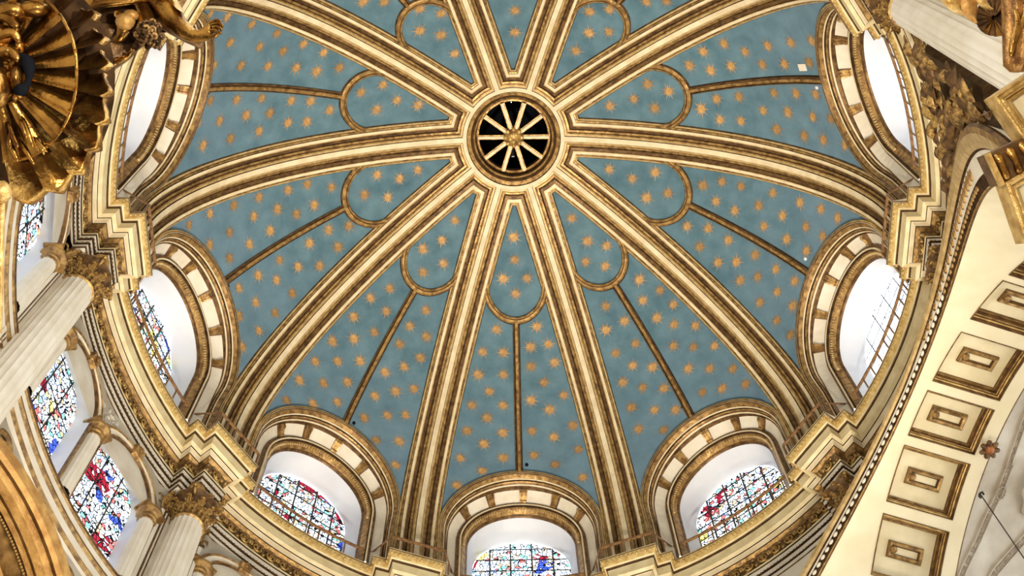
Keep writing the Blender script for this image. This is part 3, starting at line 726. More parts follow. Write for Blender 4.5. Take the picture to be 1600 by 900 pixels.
def capital(root, c, rt, zt, sc, rot, h=1.05):
    """Corinthian capital hung below zt; c axis point"""
    mb = MB(); z0 = zt-h*sc
    mb.loft([[(c.x+rr_*math.cos(2*PI*i/20), c.y+rr_*math.sin(2*PI*i/20), z) for i in range(20)] for rr_, z in ((rt, z0), (rt*1.02, z0+0.3*sc), (rt*1.12, z0+0.7*sc), (rt*1.42, z0+0.9*sc))], 0, True)
    cap = mb.obj('capital', [BROWN], root, smooth=True)
    for tier, (me, n, ph) in enumerate(((LF1, 10, 0), (LF2, 10, 18))):
        for i in range(n):
            a = R(rot+ph+i*36); d = Vector((math.cos(a), math.sin(a), 0)); t = Vector((-d.y, d.x, 0))
            m = Matrix((t*sc, -d*sc, Vector((0, 0, sc)))).transposed().to_4x4(); m.translation = Vector((c.x, c.y, z0+0.02))+d*rt*0.98
            o = link('acanthus_leaf', me, cap); o.matrix_basis = m
    for i in range(4):
        a = R(rot+45+90*i); d = Vector((math.cos(a), math.sin(a), 0)); t = Vector((-d.y, d.x, 0))
        m = Matrix((d*sc, t*sc, Vector((0, 0, sc)))).transposed().to_4x4(); m.translation = Vector((c.x, c.y, zt-0.22*sc))+d*rt*1.45
        o = link('volute', VOL, cap); o.matrix_basis = m
    mb = MB(); d = Vector((math.cos(R(rot)), math.sin(R(rot)), 0)); t = Vector((-d.y, d.x, 0)); aw = rt*1.25
    L = []
    for ang in range(0, 360, 15):
        e = Vector((math.cos(R(ang)), math.sin(R(ang)), 0)); q = aw/max(abs(e.x), abs(e.y)); q = min(q, aw*1.3); q *= 1-0.08*math.cos(4*R(ang)); L.append(d*e.x*q+t*e.y*q+Vector((c.x, c.y, 0)))
    mb.loft([[p+Vector((0, 0, z)) for p in L] for z in (zt-0.12*sc, zt)], 0, True)
    k = len(L); mb.add([p+Vector((0, 0, zt-0.12*sc)) for p in L], [tuple(range(k))])
    mb.obj('abacus', [GOLDB], cap)
    for i in range(4):
        a = R(rot+90*i); d2 = Vector((math.cos(a), math.sin(a), 0)); t2 = Vector((-d2.y, d2.x, 0))
        mb = MB(); mb.ell(Vector((c.x, c.y, zt-0.1*sc))+d2*rt*1.25, d2*0.08*sc, t2*0.12*sc, Vector((0, 0, 0.12*sc)), 8, 5); mb.obj('rosette', LEAFG, cap, smooth=True)
    return cap
ZB = -36.9
COLS = [(144, 'tall fluted cream column with gilded capital in the lower left corner'), (180, 'tall fluted cream column with gilded capital at the left edge, under the stepped cornice'), (216, 'tall fluted cream column behind the gilded shell'), (324, 'tall fluted cream column at the upper right corner'), (108, 'tall fluted column below the bottom edge, left of the lowest dome window'), (72, 'tall fluted column below the bottom edge, right of the lowest dome window')]
for az, lab in COLS:
    c = W(az, 10.62, 0)
    root = empty('fluted_column', (c.x, c.y, -14.5), label=lab, category='column')
    o = link('shaft', shaft_mesh(0.43, 0.50, 9.5, 20), root); o.matrix_basis = Matrix.Translation((c.x, c.y, -5.05))
    capital(root, c, 0.43, -4.02, 1.0, az)
    d = Vector((math.cos(R(az)), math.sin(R(az)), 0)); t = Vector((-d.y, d.x, 0))
    mb = MB()
    q = W(az, 10.99, 0)
    mb.box(q+Vector((0, 0, -9.7)), d*0.12, t*0.74, Vector((0, 0, 4.8)), 0)
    for sgn in (-1, 1):
        for a_, w_, hh, mi in ((0.70, 0.05, 0.17, 0), (0.60, 0.02, 0.145, 1), (0.55, 0.02, 0.15, 0), (0.50, 0.02, 0.14, 1)):
            mb.box(q+t*sgn*a_+Vector((0, 0, -9.7)), d*hh, t*w_, Vector((0, 0, 4.78)), mi)
    mb.obj('pilaster', [PALE, BROWN], root)
    cap = None
    mb = MB(); mb.box(q+Vector((0, 0, -4.45)), d*0.16, t*0.72, Vector((0, 0, 0.42)), 0); pc = mb.obj('pilaster_capital', [BROWN], root)
    for sgn in (-1, 1):
        for me in (LF1, LF2):
            m = Matrix((-d*sgn, t*sgn*-1.0, Vector((0, 0, 1)))).transposed().to_4x4(); m.translation = q+t*sgn*0.70-d*0.04+Vector((0, 0, -4.88))
            o = link('acanthus_leaf', me, pc); o.matrix_basis = m
    for j in range(-2, 3):
        for me, zz in ((LF1, -4.88), (LF2, -4.88)):
            m = Matrix((t, d, Vector((0, 0, 1)))).transposed().to_4x4(); m.translation = q-d*0.14+t*(j*0.29+(0.14 if me is LF2 else 0))+Vector((0, 0, zz))
            o = link('acanthus_leaf', me, pc); o.matrix_basis = m
for az, lab in ((36, 'gilded leafy corbel capital under the stepped cornice at the lower right'), (0, 'gilded leafy corbel capital under the stepped cornice at the right edge of the dome')):
    c = W(az, 10.42, 0)
    root = empty('gilded_corbel', (c.x, c.y, -5.0), label=lab, category='corbel')
    capital(root, c, 0.36, -4.02, 0.85, az)
# small columns that carry the paired drum windows
def small_column(az, lab, dr=10.93):
    c = W(az, dr, 0); root = empty('small_column', (c.x, c.y, -8.6), label=lab, category='column')
    o = link('shaft', shaft_mesh(0.20, 0.22, 2.75, 14), root); o.matrix_basis = Matrix.Translation((c.x, c.y, -5.85))
    mb = MB()
    mb.loft([[(c.x+rr_*math.cos(2*PI*i/16), c.y+rr_*math.sin(2*PI*i/16), z) for i in range(16)] for rr_, z in ((0.20, -5.90), (0.25, -5.86), (0.21, -5.82), (0.22, -5.72), (0.33, -5.62), (0.34, -5.55), (0.30, -5.54))], 0, True)
    d = Vector((math.cos(R(az)), math.sin(R(az)), 0)); t = Vector((-d.y, d.x, 0))
    mb.box(c+Vector((0, 0, -5.50)), d*0.22, t*0.36, Vector((0, 0, 0.05)))
    mb.obj('capital', GOLDB, root, smooth=False)
small_column(162, 'small fluted column between the paired stained glass windows at the lower left')
small_column(162-13.0, 'small half column beside the lower left window, against the pilaster')
small_column(162+13.0, 'small half column right of the big column at the left edge')
small_column(198-13.0, 'small half column left of the big column at the left edge')
small_column(126+13.0, 'small half column right of the lower left fluted column')
small_column(126, 'small column between the windows below the bottom edge')
# moulded sill under the drum windows
sill = empty('trim_2', W(162, 10.9, -9.2), kind='structure', label='gilded moulded sill course below the drum windows at the left')
mb = MB()
prof = [(11.05, -8.60, 0), (10.78, -8.62, 0), (10.74, -8.70, 1), (10.76, -8.76, 2), (10.80, -8.80, 1), (10.82, -8.95, 0), (10.83, -8.97, 2), (10.80, -9.05, 1), (10.86, -9.12, 1), (10.90, -9.30, 0), (10.88, -9.36, 2), (10.84, -9.42, 1), (10.90, -9.52, 1), (10.98, -9.60, 0)]
mb.loft([[W(110+i*2, r, z) for i in range(56)] for r, z, _ in prof], [p[2] for p in prof[1:]])
mb.obj('sill_moulding', [PALE, GOLDB, BROWN], sill)
for i, az in enumerate((150.5, 156, 161.5, 167, 172.5)):
    mb = MB(); d = W(az, 1, 0); d.normalize(); t = Vector((-d.y, d.x, 0)); c = W(az, 10.93, -10.3); L = []
    for j in range(25):
        a = 2*PI*j/24; L.append([c+(t*math.cos(a)+Vector((0, 0, 1))*math.sin(a))*(rr_)-d*hh for rr_, hh in ((0.40, -0.05), (0.40, 0.06), (0.34, 0.10), (0.28, 0.06), (0.26, 0.02))])
    mb.loft(L, 0)
    mb.ell(c, t*0.17, d*0.14, Vector((0, 0, 0.17)), 10, 6)
    mb.obj('roundel', GOLDB, sill, smooth=True)
# grey carved spandrel leaves between the window arches and cream relief at the right
mb = MB()
for az in (162, 198):
    for i in range(26):
        q = i/26; h = rnd.random(); z = -4.12-1.1*h; hw = 0.95*(1-h)**1.3
        p = W(az+math.degrees(rnd.uniform(-hw, hw)/11), 10.985, z); a = rnd.uniform(0, PI); d = W(az, 1, 0).normalized(); t = Vector((-d.y, d.x, 0))
        e1 = t*math.cos(a)+Vector((0, 0, math.sin(a))); e2 = t*-math.sin(a)+Vector((0, 0, math.cos(a)))
        mb.ell(p, e1*0.10, e2*0.035, d*0.05, 6, 4)
o = mb.obj('spandrel_carving', VAULT, bpy.data.objects['wall_left'], smooth=True); o['kind'] = 'stuff'

# ------------------------------------------------------------------ the great coffered arch at the right
arch = empty('trim_3', BAY(AAZ)(0, -5.4, 11.0), kind='structure', label='great cream arch with a coffered soffit at the right')
fA = BAY(AAZ)
XB = 12.36
def xfront(t, r): return math.sqrt(max(0.5, r*r-t*t))
def AP(th, rho, r=None, x=None):
    t = rho*math.sin(R(th)); z = AZC+rho*math.cos(R(th))
    return fA(t, z, xfront(t, r) if x is None else x)
CO = [-58, -43.6, -29.2, -12.9, 1.2, 15.0, 30.4, 45.2, 60.0]
CH = [6.2, 6.2, 6.2, 6.5, 5.4, 6.3, 6.6, 6.6, 6.6]
CX0, CX1 = 10.18, 11.98
thb = sorted([-96, 96]+[c-h for c, h in zip(CO, CH)]+[c+h for c, h in zip(CO, CH)])
mb = MB()
def cell(t0, t1, xa, xb, rho=AR):
    n = max(2, int(abs(t1-t0)/1.5))
    mb.loft([[AP(lerp(t0, t1, i/n), rho, **({'r': 9.87} if xx is None else {'x': xx})) for i in range(n+1)] for xx in (xa, xb)], 0)
cell(-96, 96, None, CX0) if False else None
for a, b in zip(thb[:-1], thb[1:]):
    mid = (a+b)/2; inside = any(abs(mid-c) < h for c, h in zip(CO, CH))
    cx0 = CX0
    # the front edge follows the round drum, so side coffers start a little nearer the axis
    cell(a, b, None, cx0)
    if not inside: cell(a, b, cx0, CX1)
    cell(a, b, CX1, XB)
mb.obj('soffit', CREAM2, arch)
for c, h in zip(CO, CH):
    mb = MB()
    def rect(ins, dep):
        th0, th1 = c-h+math.degrees(ins/AR), c+h-math.degrees(ins/AR)
        x0, x1 = CX0+ins, CX1-ins; L = []
        n = 5
        for i in range(n): L.append(AP(lerp(th0, th1, i/n), AR+dep, x=x0))
        for i in range(3): L.append(AP(th1, AR+dep, x=lerp(x0, x1, i/3)))
        for i in range(n): L.append(AP(lerp(th1, th0, i/n), AR+dep, x=x1))
        for i in range(3): L.append(AP(th0, AR+dep, x=lerp(x1, x0, i/3)))
        return L
    mb.loft([rect(0, 0), rect(0.0, -0.02), rect(0.02, -0.02), rect(0.03, 0.08), rect(0.06, 0.09), rect(0.065, 0.14), rect(0.09, 0.15), rect(0.10, 0.26), rect(0.15, 0.25), rect(0.155, 0.30)], [1, 1, 1, 2, 1, 0, 1, 0, 1], True)
    cf = mb.obj('coffer', [GOLDB, BROWN, GILT], arch)
    mb = MB(); th0, th1 = c-h+math.degrees(0.10/AR), c+h-math.degrees(0.10/AR)
    mb.loft([[AP(lerp(th0, th1, i/6), AR+0.30, x=xx) for i in range(7)] for xx in (CX0+0.10, CX1-0.10)], 0)
    mb.obj('coffer_panel', OCHRE2, cf)
    mb = MB(); hx, ht = 0.47, math.degrees(0.20/AR); xm = (CX0+CX1)/2
    def rr2(ins, dep):
        L = []
        for sx, st in ((-1, -1), (1, -1), (1, 1), (-1, 1)): L.append(AP(c+st*(ht-math.degrees(ins/AR)), AR+dep, x=xm+sx*(hx-ins)))
        return L
    mb.loft([rr2(0, 0.30), rr2(0.0, 0.24), rr2(0.035, 0.20), rr2(0.09, 0.22), rr2(0.12, 0.29)], [1, 0, 0, 1], True)
    cc = AP(c, AR+0.21, x=xm-hx+0.14); nn = (fA(0, AZC, xm-hx+0.14)-cc).normalized(); xx = (fA(0, 0, 12)-fA(0, 0, 11)).normalized(); tt = nn.cross(xx)
    mb.ell(cc, xx*0.10, tt*0.10, nn*0.07, 8, 5)
    mb.obj('slot_frame', [GOLDB, BROWN], cf)
def strip_w(th): return 0.02+0.26*min(1, max(0, (-2-th)/40))
def th_out(th, rho):
    if rho < 6.79: return rho
    rho += strip_w(th)
    if rho > 6.82 and th < -14: rho += 0.14*min(1, (-14-th)/36)*(rho-strip_w(th)-6.80)/0.26
    return rho
mb = MB()
ths = [i*2-96 for i in range(97)]
prof = [(6.60, 9.87, 0), (6.605, 9.83, 0), (6.61, 9.81, 1), (6.635, 9.79, 2), (6.65, 9.785, 2), (6.77, 9.775, 2), (6.78, 9.76, 2), (6.785, 9.755, 3), (6.80, 9.745, 3), (6.805, 9.70, 2), (6.84, 9.65, 4), (6.93, 9.63, 4), (7.00, 9.67, 1), (7.05, 9.74, 0), (7.06, 9.82, 2), (7.08, 11.0, 3)]
mb.loft([[AP(t, th_out(t, rho), r) for t in ths] for rho, r, _ in prof], [q[2] for q in prof[1:]])
av = mb.obj('archivolt', [BROWN, GOLDB, DARK, PALE, TAN], arch)
mb = MB(); mb.ell((0, 0, 0), (0.085, 0, 0), (0, 0.035, 0), (0, 0, 0.062), 8, 5); BEAD = mb.mesh('bead', [PALE], True)
mb = MB(); mb.ell((0, 0, 0), (0.085, 0, 0), (0, 0.035, 0), (0, 0, 0.062), 8, 5); BEADB = mb.mesh('bead', [GOLDB], True)
mb = MB()
for s_ in (-1, 1):
    mb.box((s_*0.04, 0, 0), (0.045, 0, 0.10*s_), (0, 0.02, 0), (0.018, 0, 0))
mb.ell((0, 0, 0.04), (0.03, 0, 0), (0, 0.03, 0), (0, 0, 0.03), 6, 4)
CHEV = mb.mesh('chevron', [GOLDB])
def on_arch(th, rho, r):
    c = AP(th, rho, r); t = (AP(th+0.2, rho, r)-AP(th-0.2, rho, r)).normalized(); u = (AP(th, rho+0.1, r)-c).normalized(); n = t.cross(u)
    m = Matrix((t, n, u)).transposed().to_4x4(); m.translation = c; return m
th = -62.0
while th < 46:
    o = link('bead', BEADB if th < -26 else BEAD, av); o.matrix_basis = on_arch(th, 6.71, 9.77); th += 1.75
th = -62.0
while th < -12:
    wv = strip_w(th)
    o = link('chevron', CHEV, av); o.matrix_basis = on_arch(th, 6.79+wv*0.5, 9.735) @ Matrix.Diagonal((1.2, 1.2, wv*4.2, 1)); th += 2.4
mb = MB()
mb.loft([[AP(t, rho, x=XB+dx) for t in ths] for rho, dx in ((6.60, 0.0), (6.60, 0.03), (6.66, 0.05), (6.70, 0.0), (7.3, 0.02))], [1, 1, 1, 0])
mb.obj('back_edge', [PALE, BROWN], arch)
# the ribbed grey vault beyond the arch
mb = MB(); loops = []
for i in range(25):
    q = i/24; x = 12.34+q*15.0
    loops.append([fA(t, AZC+6.62*math.cos(R(ph))*(1+0.02*q)+2.5*math.sin(q*PI*0.5)*max(0, math.cos(R(ph))), x) for ph in range(-100, 101, 8) for t in ((6.62+1.2*q)*math.sin(R(ph)),)])
mb.loft(loops, 0)
nave = empty('ceiling_nave', fA(0, -5, 18), kind='structure', label='dim grey plaster vault with carved ribs beyond the coffered arch')
mb.obj('vault_web', VAULT, nave, smooth=True)
def nave_pt(x, ph, off=0.0):
    q = (x-12.34)/15.0
    return fA((6.62+1.2*q-off)*math.sin(R(ph)), AZC+(6.62-off)*math.cos(R(ph))*(1+0.02*q)+2.5*math.sin(q*PI*0.5)*max(0, math.cos(R(ph))), x)
def vault_band(path, wd, parent):
    P = []
    for i in range(len(path)-1):
        for j in range(8): P.append((lerp(path[i][0], path[i+1][0], j/8), lerp(path[i][1], path[i+1][1], j/8)))
    P.append(path[-1]); loops = []; pr = [(-1, 0.0), (-0.9, 0.09), (-0.7, 0.10), (-0.6, 0.04), (0.6, 0.04), (0.7, 0.10), (0.9, 0.09), (1, 0.0)]; cs = []
    for i in range(len(P)):
        dx = P[min(i+1, len(P)-1)][0]-P[max(i-1, 0)][0]; dp = (P[min(i+1, len(P)-1)][1]-P[max(i-1, 0)][1])*0.118; q = math.hypot(dx, dp)
        nx, npx = -dp/q, dx/q/0.118
        loops.append([nave_pt(P[i][0]+a_*wd*nx, P[i][1]+a_*wd*npx, h_) for a_, h_ in pr]); cs.append((P[i], nx, npx))
    mb = MB(); mb.loft(loops, 0); rb = mb.obj('vault_rib', VAULT, parent)
    mb = MB()
    for i in range(len(P)-1):
        for j in range(3):
            if rnd.random() < 0.25: continue
            x, ph = lerp(P[i][0], P[i+1][0], j/3), lerp(P[i][1], P[i+1][1], j/3); c = nave_pt(x, ph, 0.05); (_, nx, npx) = cs[i]
            u = (nave_pt(x+nx*0.1, ph+npx*0.1, 0.05)-c).normalized(); n = (fA(0, AZC, x)-c).normalized(); t = u.cross(n)
            mb.box(c, t*0.018, u*wd*rnd.uniform(0.3, 0.5), n*0.015)
            if rnd.random() < 0.5: mb.box(c+t*0.03+u*wd*rnd.uniform(-0.3, 0.3), t*0.03, u*0.018, n*0.015)
    o = mb.obj('rib_carving', VCARV, rb); o['kind'] = 'stuff'
vault_band([(12.40, 38), (12.55, 31), (12.8, 24), (12.92, 18.5), (13.03, 13), (13.03, 7)], 0.11, nave)
vault_band([(13.2, 37), (13.5, 30), (13.83, 26), (14.2, 21.5), (14.7, 16)], 0.13, nave)
vault_band([(13.0, 7), (12.95, 2), (12.85, -4), (12.75, -12)], 0.09, nave)
for x, ph, rx, ru in ((14.35, 10.5, 0.80, 1.0), (14.5, -4, 0.7, 0.8), (13.05, 13.2, 0.16, 0.2)):
    mb = MB(); c = nave_pt(x, ph, 0.02); n = (fA(0, AZC, x)-c).normalized(); t = (nave_pt(x+0.1, ph)-c).normalized(); u = t.cross(n); L = []
    for j in range(49):
        a = 2*PI*j/48; wv = 1+0.07*math.sin(9*a); L.append([c+(t*math.cos(a)*rx+u*math.sin(a)*ru)*rr_*wv+n*hh for rr_, hh in ((1.0, 0), (0.96, 0.10), (0.88, 0.12), (0.84, 0.05), (0.76, 0.09), (0.72, 0.0))])
    mb.loft(L, 0); mb.obj('medallion_moulding', VAULT, nave, smooth=True)
# red and gold boss on the far edge of the soffit
c = AP(4.0, 6.42, x=12.18); n = (fA(0, AZC, 12.18)-c).normalized(); t = (fA(1, 0, 12)-fA(0, 0, 12)).normalized(); u = fA(0, 0, 1).normalized()
boss = empty('gilded_boss', c, label='small reddish gilded flower boss on the far edge of the coffered soffit', category='ornament')
mb = MB(); mb.ell(c, t*0.15, u*0.15, n*0.16, 10, 6); mb.obj('core', mat('red_gilding', (0.22, 0.06, 0.02), (0.42, 0.16, 0.05), 9, metal=0.3, rough=0.45), boss, smooth=True)
for i in range(7):
    a = 2*PI*i/7; d = t*math.cos(a)+u*math.sin(a); e = t*-math.sin(a)+u*math.cos(a); mb = MB(); mb.ell(c+d*0.17+n*0.05, d*0.10, e*0.075, n*0.06, 8, 5); mb.obj('petal', BROWN, boss, smooth=True)

# ------------------------------------------------------------------ gilded carving in the spandrel between the arch and the upper right column
sp = empty('carved_spandrel', W(-20, 10.7, -8), label='brown gilded carved foliage spandrel below the cornice at the right, between arch and column', category='carving')
rr = random.Random(3)
d0 = W(-19, 1, 0).normalized(); t0 = Vector((-d0.y, d0.x, 0)); zz = Vector((0, 0, 1))
def sp_leaf(az, z, size, ang, parent, bulge=0.3):
    c = W(az, 10.45, z); mb = MB(); e1 = t0*math.cos(ang)+zz*math.sin(ang); e2 = -t0*math.sin(ang)+zz*math.cos(ang); loops = []
    for i in range(8):
        q = i/7; ww = size*0.42*math.sin(PI*min(1, q*1.05+0.08))**0.7*(1-0.3*q); L = []
        for j in range(7):
            s_ = j/3-1; L.append(c+e1*size*(q-0.4)+e2*ww*s_*(1-0.18*(i % 2))-d0*(bulge*size*(0.35+math.sin(PI*q)*(1-0.6*s_*s_))+0.25*size*q**3))
        loops.append(L)
    mb.loft(loops, 0)
    return mb.obj('carved_leaf', [LEAFG if rr.random() < 0.5 else BROWN], parent, smooth=True)
mb = MB()
RG = [(-29.0, -8.3), (-27.5, -8.1), (-24.5, -7.9), (-21.0, -7.0), (-19.0, -6.2), (-17.5, -6.4), (-14.5, -5.6), (-11.0, -4.7), (-9.5, -4.05), (-16, -4.05), (-29.0, -4.05)]
mb.loft([[W(a, 10.98, z) for a, z in RG], [W(a, 10.62, z) for a, z in RG]], 0, True)
mb.add([W(a, 10.62, z) for a, z in RG], [tuple(range(len(RG)))])
mb.obj('ground', BROWN, sp)
for az in range(-31, -9, 1):
    for z in (-4.5, -5.0, -5.5, -6.0, -6.5, -7.0, -7.5, -8.0, -8.5):
        a_, z_ = az+rr.uniform(-0.6, 0.6), z+rr.uniform(-0.2, 0.2)
        low = -8.7+max(0, (a_+25)*0.29)
        if z_ < low or rr.random() < 0.12: continue
        sp_leaf(a_, z_, rr.uniform(0.38, 0.62), rr.uniform(0, 2*PI), sp, rr.uniform(0.2, 0.5))
for az, z, q in ((-20.3, -5.9, 0.28), (-17.2, -5.7, 0.24), (-24.2, -5.0, 0.22)):
    c = W(az, 10.45, z); mb = MB(); mb.tube([c+(t0*math.cos(a)+zz*math.sin(a))*q*(1-0.05*i)-d0*0.01*i for i in range(15) for a in (i*0.55,)], 0.09, 7); mb.obj('curl', GOLDB, sp, smooth=True)
# carved relief on the wall right of the lowest lunette
rel = empty('wall_relief', W(58, 11, -5.5), label='gilded leaf relief on the pale wall below the cornice at the lower right', category='carving')
for az, z, ang in ((62.0, -5.6, 2.9), (59.5, -5.35, 2.7), (56.5, -5.2, 2.5), (54, -4.9, 2.2), (60.8, -5.9, 2.4)):
    dd = W(az, 1, 0).normalized(); tt = Vector((-dd.y, dd.x, 0)); c = W(az, 10.97, z); mb = MB(); e1 = tt*math.cos(ang)+zz*math.sin(ang); e2 = -tt*math.sin(ang)+zz*math.cos(ang)
    mb.ell(c, e1*0.34, e2*0.11, dd*0.12, 10, 6); mb.ell(c+e1*0.2+e2*0.1, e1*0.14, e2*0.08, dd*0.12, 8, 5); mb.obj('leaf', GOLDB, rel, smooth=True)

# ------------------------------------------------------------------ gilded furniture that stands nearer the viewer
def NP(px, py, d, toward=0.0):
    """a point d metres in front of the viewing position, seen at px, py of the photograph"""
    return CPOS+(CF+CR*((px-800)/FPX)-CU*((py-450)/FPX))*d-CF*toward
def mast(root, top, half, name='support', m=None):
    mb = MB(); z0 = -36.9
    mb.box(Vector((top.x, top.y, (top.z+z0)/2)), Vector((half, 0, 0)), Vector((0, half, 0)), Vector((0, 0, (top.z-z0)/2)))
    return mb.obj(name, m or BROWN, root)
# floor far below
mb = MB(); mb.loft([[W(i*7.5, r, -36.95) for i in range(48)] for r in (0.01, 12, 24, 45)], 0, True)
mb.obj('floor', FLOOR, None, kind='structure', label='pale marble floor far below')

# --- great gilded shell canopy, upper left
DS = 13.0; KS = 13.0/16.0
O = NP(-10, 110, DS); ex, ey, ez = CR, CU, -CF; PX = DS/FPX
shell = empty('gilded_shell', O, label='huge gilded scalloped shell ornament at the upper left corner', category='ornament')
def SP(r, deg, h):
    dn = max(0.0, -math.sin(R(deg)))*r/180
    return O+(ex*math.cos(R(deg))+ey*math.sin(R(deg)))*r*PX+ez*((h-0.75*dn**1.5)*KS)
rr = random.Random(5)
LA = [88, 72, 57, 43, 30, 17.5, 5, -7.5, -20.5, -34, -48, -63, -79]
for i, a in enumerate(LA):
    w0 = 8.4 if i < 1 else (LA[i-1]-a)*0.56
    dk = max(0, -a)/80
    mb = MB(); loops = []
    for j in range(9):
        q = j/8; L = []
        for k in range(9):
            s_ = k/4-1
            ro = 167+26*max(0, 1-abs(s_+0.55)/1.2)+14*dk
            ri = 136+4*(1-s_*s_)
            r = lerp(ri, ro, q)
            h = 0.08+0.12*q*q-0.05*(1-s_*s_)-0.20*s_-0.10*max(0, s_)
            L.append(SP(r, a+s_*w0, h))
        loops.append(L)
    mb.loft(loops, 0)
    mb.loft([loops[-1], [p-ez*0.16 for p in loops[-1]]], 0)
    mb.obj('outer_lobe', [GOLD], shell, smooth=True)
LB = [95, 76, 58, 41, 25, 10, -6, -23, -41, -60, -80]
for i, a in enumerate(LB):
    mb = MB(); loops = []
    for j in range(8):
        q = j/7; L = []
        for k in range(9):
            s_ = k/4-1; r = lerp(54+6*rr.random()*0, 138+3*(1-s_*s_), q)
            h = 0.0+0.12*(1-s_*s_)*(0.4+0.6*q)+0.08*q*q-0.17*s_*(0.3+0.7*q)
            L.append(SP(r, a+s_*9.2, h))
        loops.append(L)
    mb.loft(loops, 0); mb.obj('inner_lobe', [GOLD], shell, smooth=True)
mb = MB(); mb.tube([SP(139, a, 0.22) for a in range(100, -95, -5)], 0.018, 6); mb.obj('rim', GOLD, shell, smooth=True)
mb = MB(); L0 = [SP(176, a, -0.36) for a in range(0, 360, 12)]; mb.loft([L0, [SP(140, a, -0.22) for a in range(0, 360, 12)], [SP(2, a, -0.2) for a in range(0, 360, 12)]], 0, True); mb.obj('backing', DARK, shell)  # dark colour stands in for shade in the gaps between lobes
for i in range(30):
    a = rr.uniform(-100, 110); r = rr.uniform(28, 60); h = rr.uniform(0.05, 0.16); c = SP(r, a, h); an = rr.uniform(0, PI); e1 = ex*math.cos(an)+ey*math.sin(an); e2 = -ex*math.sin(an)+ey*math.cos(an)
    mb = MB(); mb.ell(c, e1*rr.uniform(0.05, 0.09), e2*rr.uniform(0.028, 0.05), ez*rr.uniform(0.04, 0.08), 8, 5); mb.obj('carved_curl', GOLD, shell, smooth=True)
for px, py, rx, ry, h in ((8, 140, 17, 34, 0.16), (35, 125, 12, 26, 0.1), (4, 60, 26, 20, 0.1), (25, 22, 26, 16, 0.12), (60, 18, 24, 14, 0.1), (20, 85, 18, 12, 0.12)):
    mb = MB(); mb.ell(NP(px, py, DS)+ez*h, ex*rx*PX, ey*ry*PX, ez*0.14, 12, 7); mb.obj('carved_form', GOLD, shell, smooth=True)
mb = MB(); mb.tube([NP(42+13*math.sin(t), 118+26*math.cos(t), DS)+ez*0.16 for t in [i*0.35-0.6 for i in range(13)]], [0.05+0.02*math.sin(i) for i in range(13)], 7); mb.obj('shaded_hollow', LANT, shell, smooth=True)  # black curl: the shade of a deep hole put into its colour
for y in (42, 66, 92): 
    mb = MB(); mb.tube([NP(10+30*q+8*math.sin(3*q), y+10*math.sin(4*q+y), DS)+ez*0.2 for q in [i/8 for i in range(9)]], [0.03, 0.04, 0.05, 0.05, 0.05, 0.045, 0.04, 0.03, 0.015], 6); mb.obj('carved_curl', GOLD, shell, smooth=True)
for i in range(9):
    a = -58-rr.uniform(0, 30); c = SP(rr.uniform(95, 150), a, 0.2); an = R(a)+rr.uniform(-0.3, 0.3); e1 = ex*math.cos(an)+ey*math.sin(an); e2 = -ex*math.sin(an)+ey*math.cos(an)
    mb = MB(); mb.ell(c, e1*rr.uniform(0.10, 0.18), e2*0.028, ez*0.03, 8, 5); mb.obj('carved_ridge', GOLD, shell, smooth=True)
mast(shell, O+CF*0.30+Vector((-0.62, 0.10, -0.1)), 0.22)
mb = MB(); mb.tube([NP(3, 285, 12.6), NP(-3, 520, 12.6)], 0.037, 8); mb.obj('gilded_post', GILT, shell, smooth=True)
mb = MB(); mb.ell(NP(2, 300, 12.5), ex*0.10, ey*0.11, ez*0.1, 10, 6); mb.obj('gilded_knop', GILT, shell, smooth=True)

# --- gilded angel reaching out from behind the shell
DA = 15.2; PA = DA/FPX
def AN(px, py, h=0.0): return NP(px, py, DA)+ez*h
angel = empty('gilded_angel', AN(230, 20), label='gilded carved angel stretching one bare arm over the vault, upper left', category='statue')
def skin(name, nodes, edges, m, parent, sub=2):
    """one continuous body: joints with radii, grown by a skin modifier"""
    me = bpy.data.meshes.new(name); me.from_pydata([tuple(p) for p, _r in nodes], edges, [])
    o = link(name, me, parent); me.materials.append(m)
    o.modifiers.new('skin', 'SKIN').use_smooth_shade = True
    for v, (_p, r) in zip(me.skin_vertices[0].data, nodes):
        v.radius = (r, r) if not isinstance(r, tuple) else r; v.use_root = False
    me.skin_vertices[0].data[0].use_root = True
    sm = o.modifiers.new('sub', 'SUBSURF'); sm.levels = 1; sm.render_levels = sub
    return o
N = []; E = []
def node(px, py, h, r, link_to=None):
    N.append((AN(px, py, h), r)); 
    if link_to is not None: E.append((link_to, len(N)-1))
    return len(N)-1
pelvis = node(120, -95, -0.1, 0.22); belly = node(155, -68, -0.06, 0.2, pelvis); chest = node(200, -40, -0.02, 0.2, belly); sho = node(246, -14, 0.06, 0.16, chest)
up = node(264, 14, 0.10, 0.135, sho); elb = node(285, 46, 0.15, 0.118, up); fo = node(303, 60, 0.18, 0.098, elb); wr = node(320, 64, 0.20, 0.070, fo); palm = node(331, 55, 0.21, 0.078, wr)
for i, (ln, h0) in enumerate(((16, 0.19), (19, 0.205), (18, 0.215), (14, 0.22))):
    y0 = 43+4.6*i; k = node(336, y0-1, h0+0.02, 0.030, palm); k = node(336+ln*0.55, y0-5+i*0.8, h0+0.04, 0.027, k); k = node(336+ln*0.95, y0-3+i, h0+0.06, 0.023, k); k = node(336+ln*1.08, y0+2+i, h0+0.07, 0.018, k)
k = node(336, 64, 0.25, 0.032, palm); k = node(345, 63, 0.28, 0.027, k); k = node(352, 58, 0.29, 0.022, k); k = node(356, 60, 0.29, 0.017, k)
neck = node(226, 10, 0.0, 0.10, chest); jaw = node(232, 34, 0.06, 0.11, neck); head = node(240, 56, 0.12, 0.145, jaw); crown = node(243, 66, 0.12, 0.12, head)
body = skin('body', N, E, GOLD, angel)
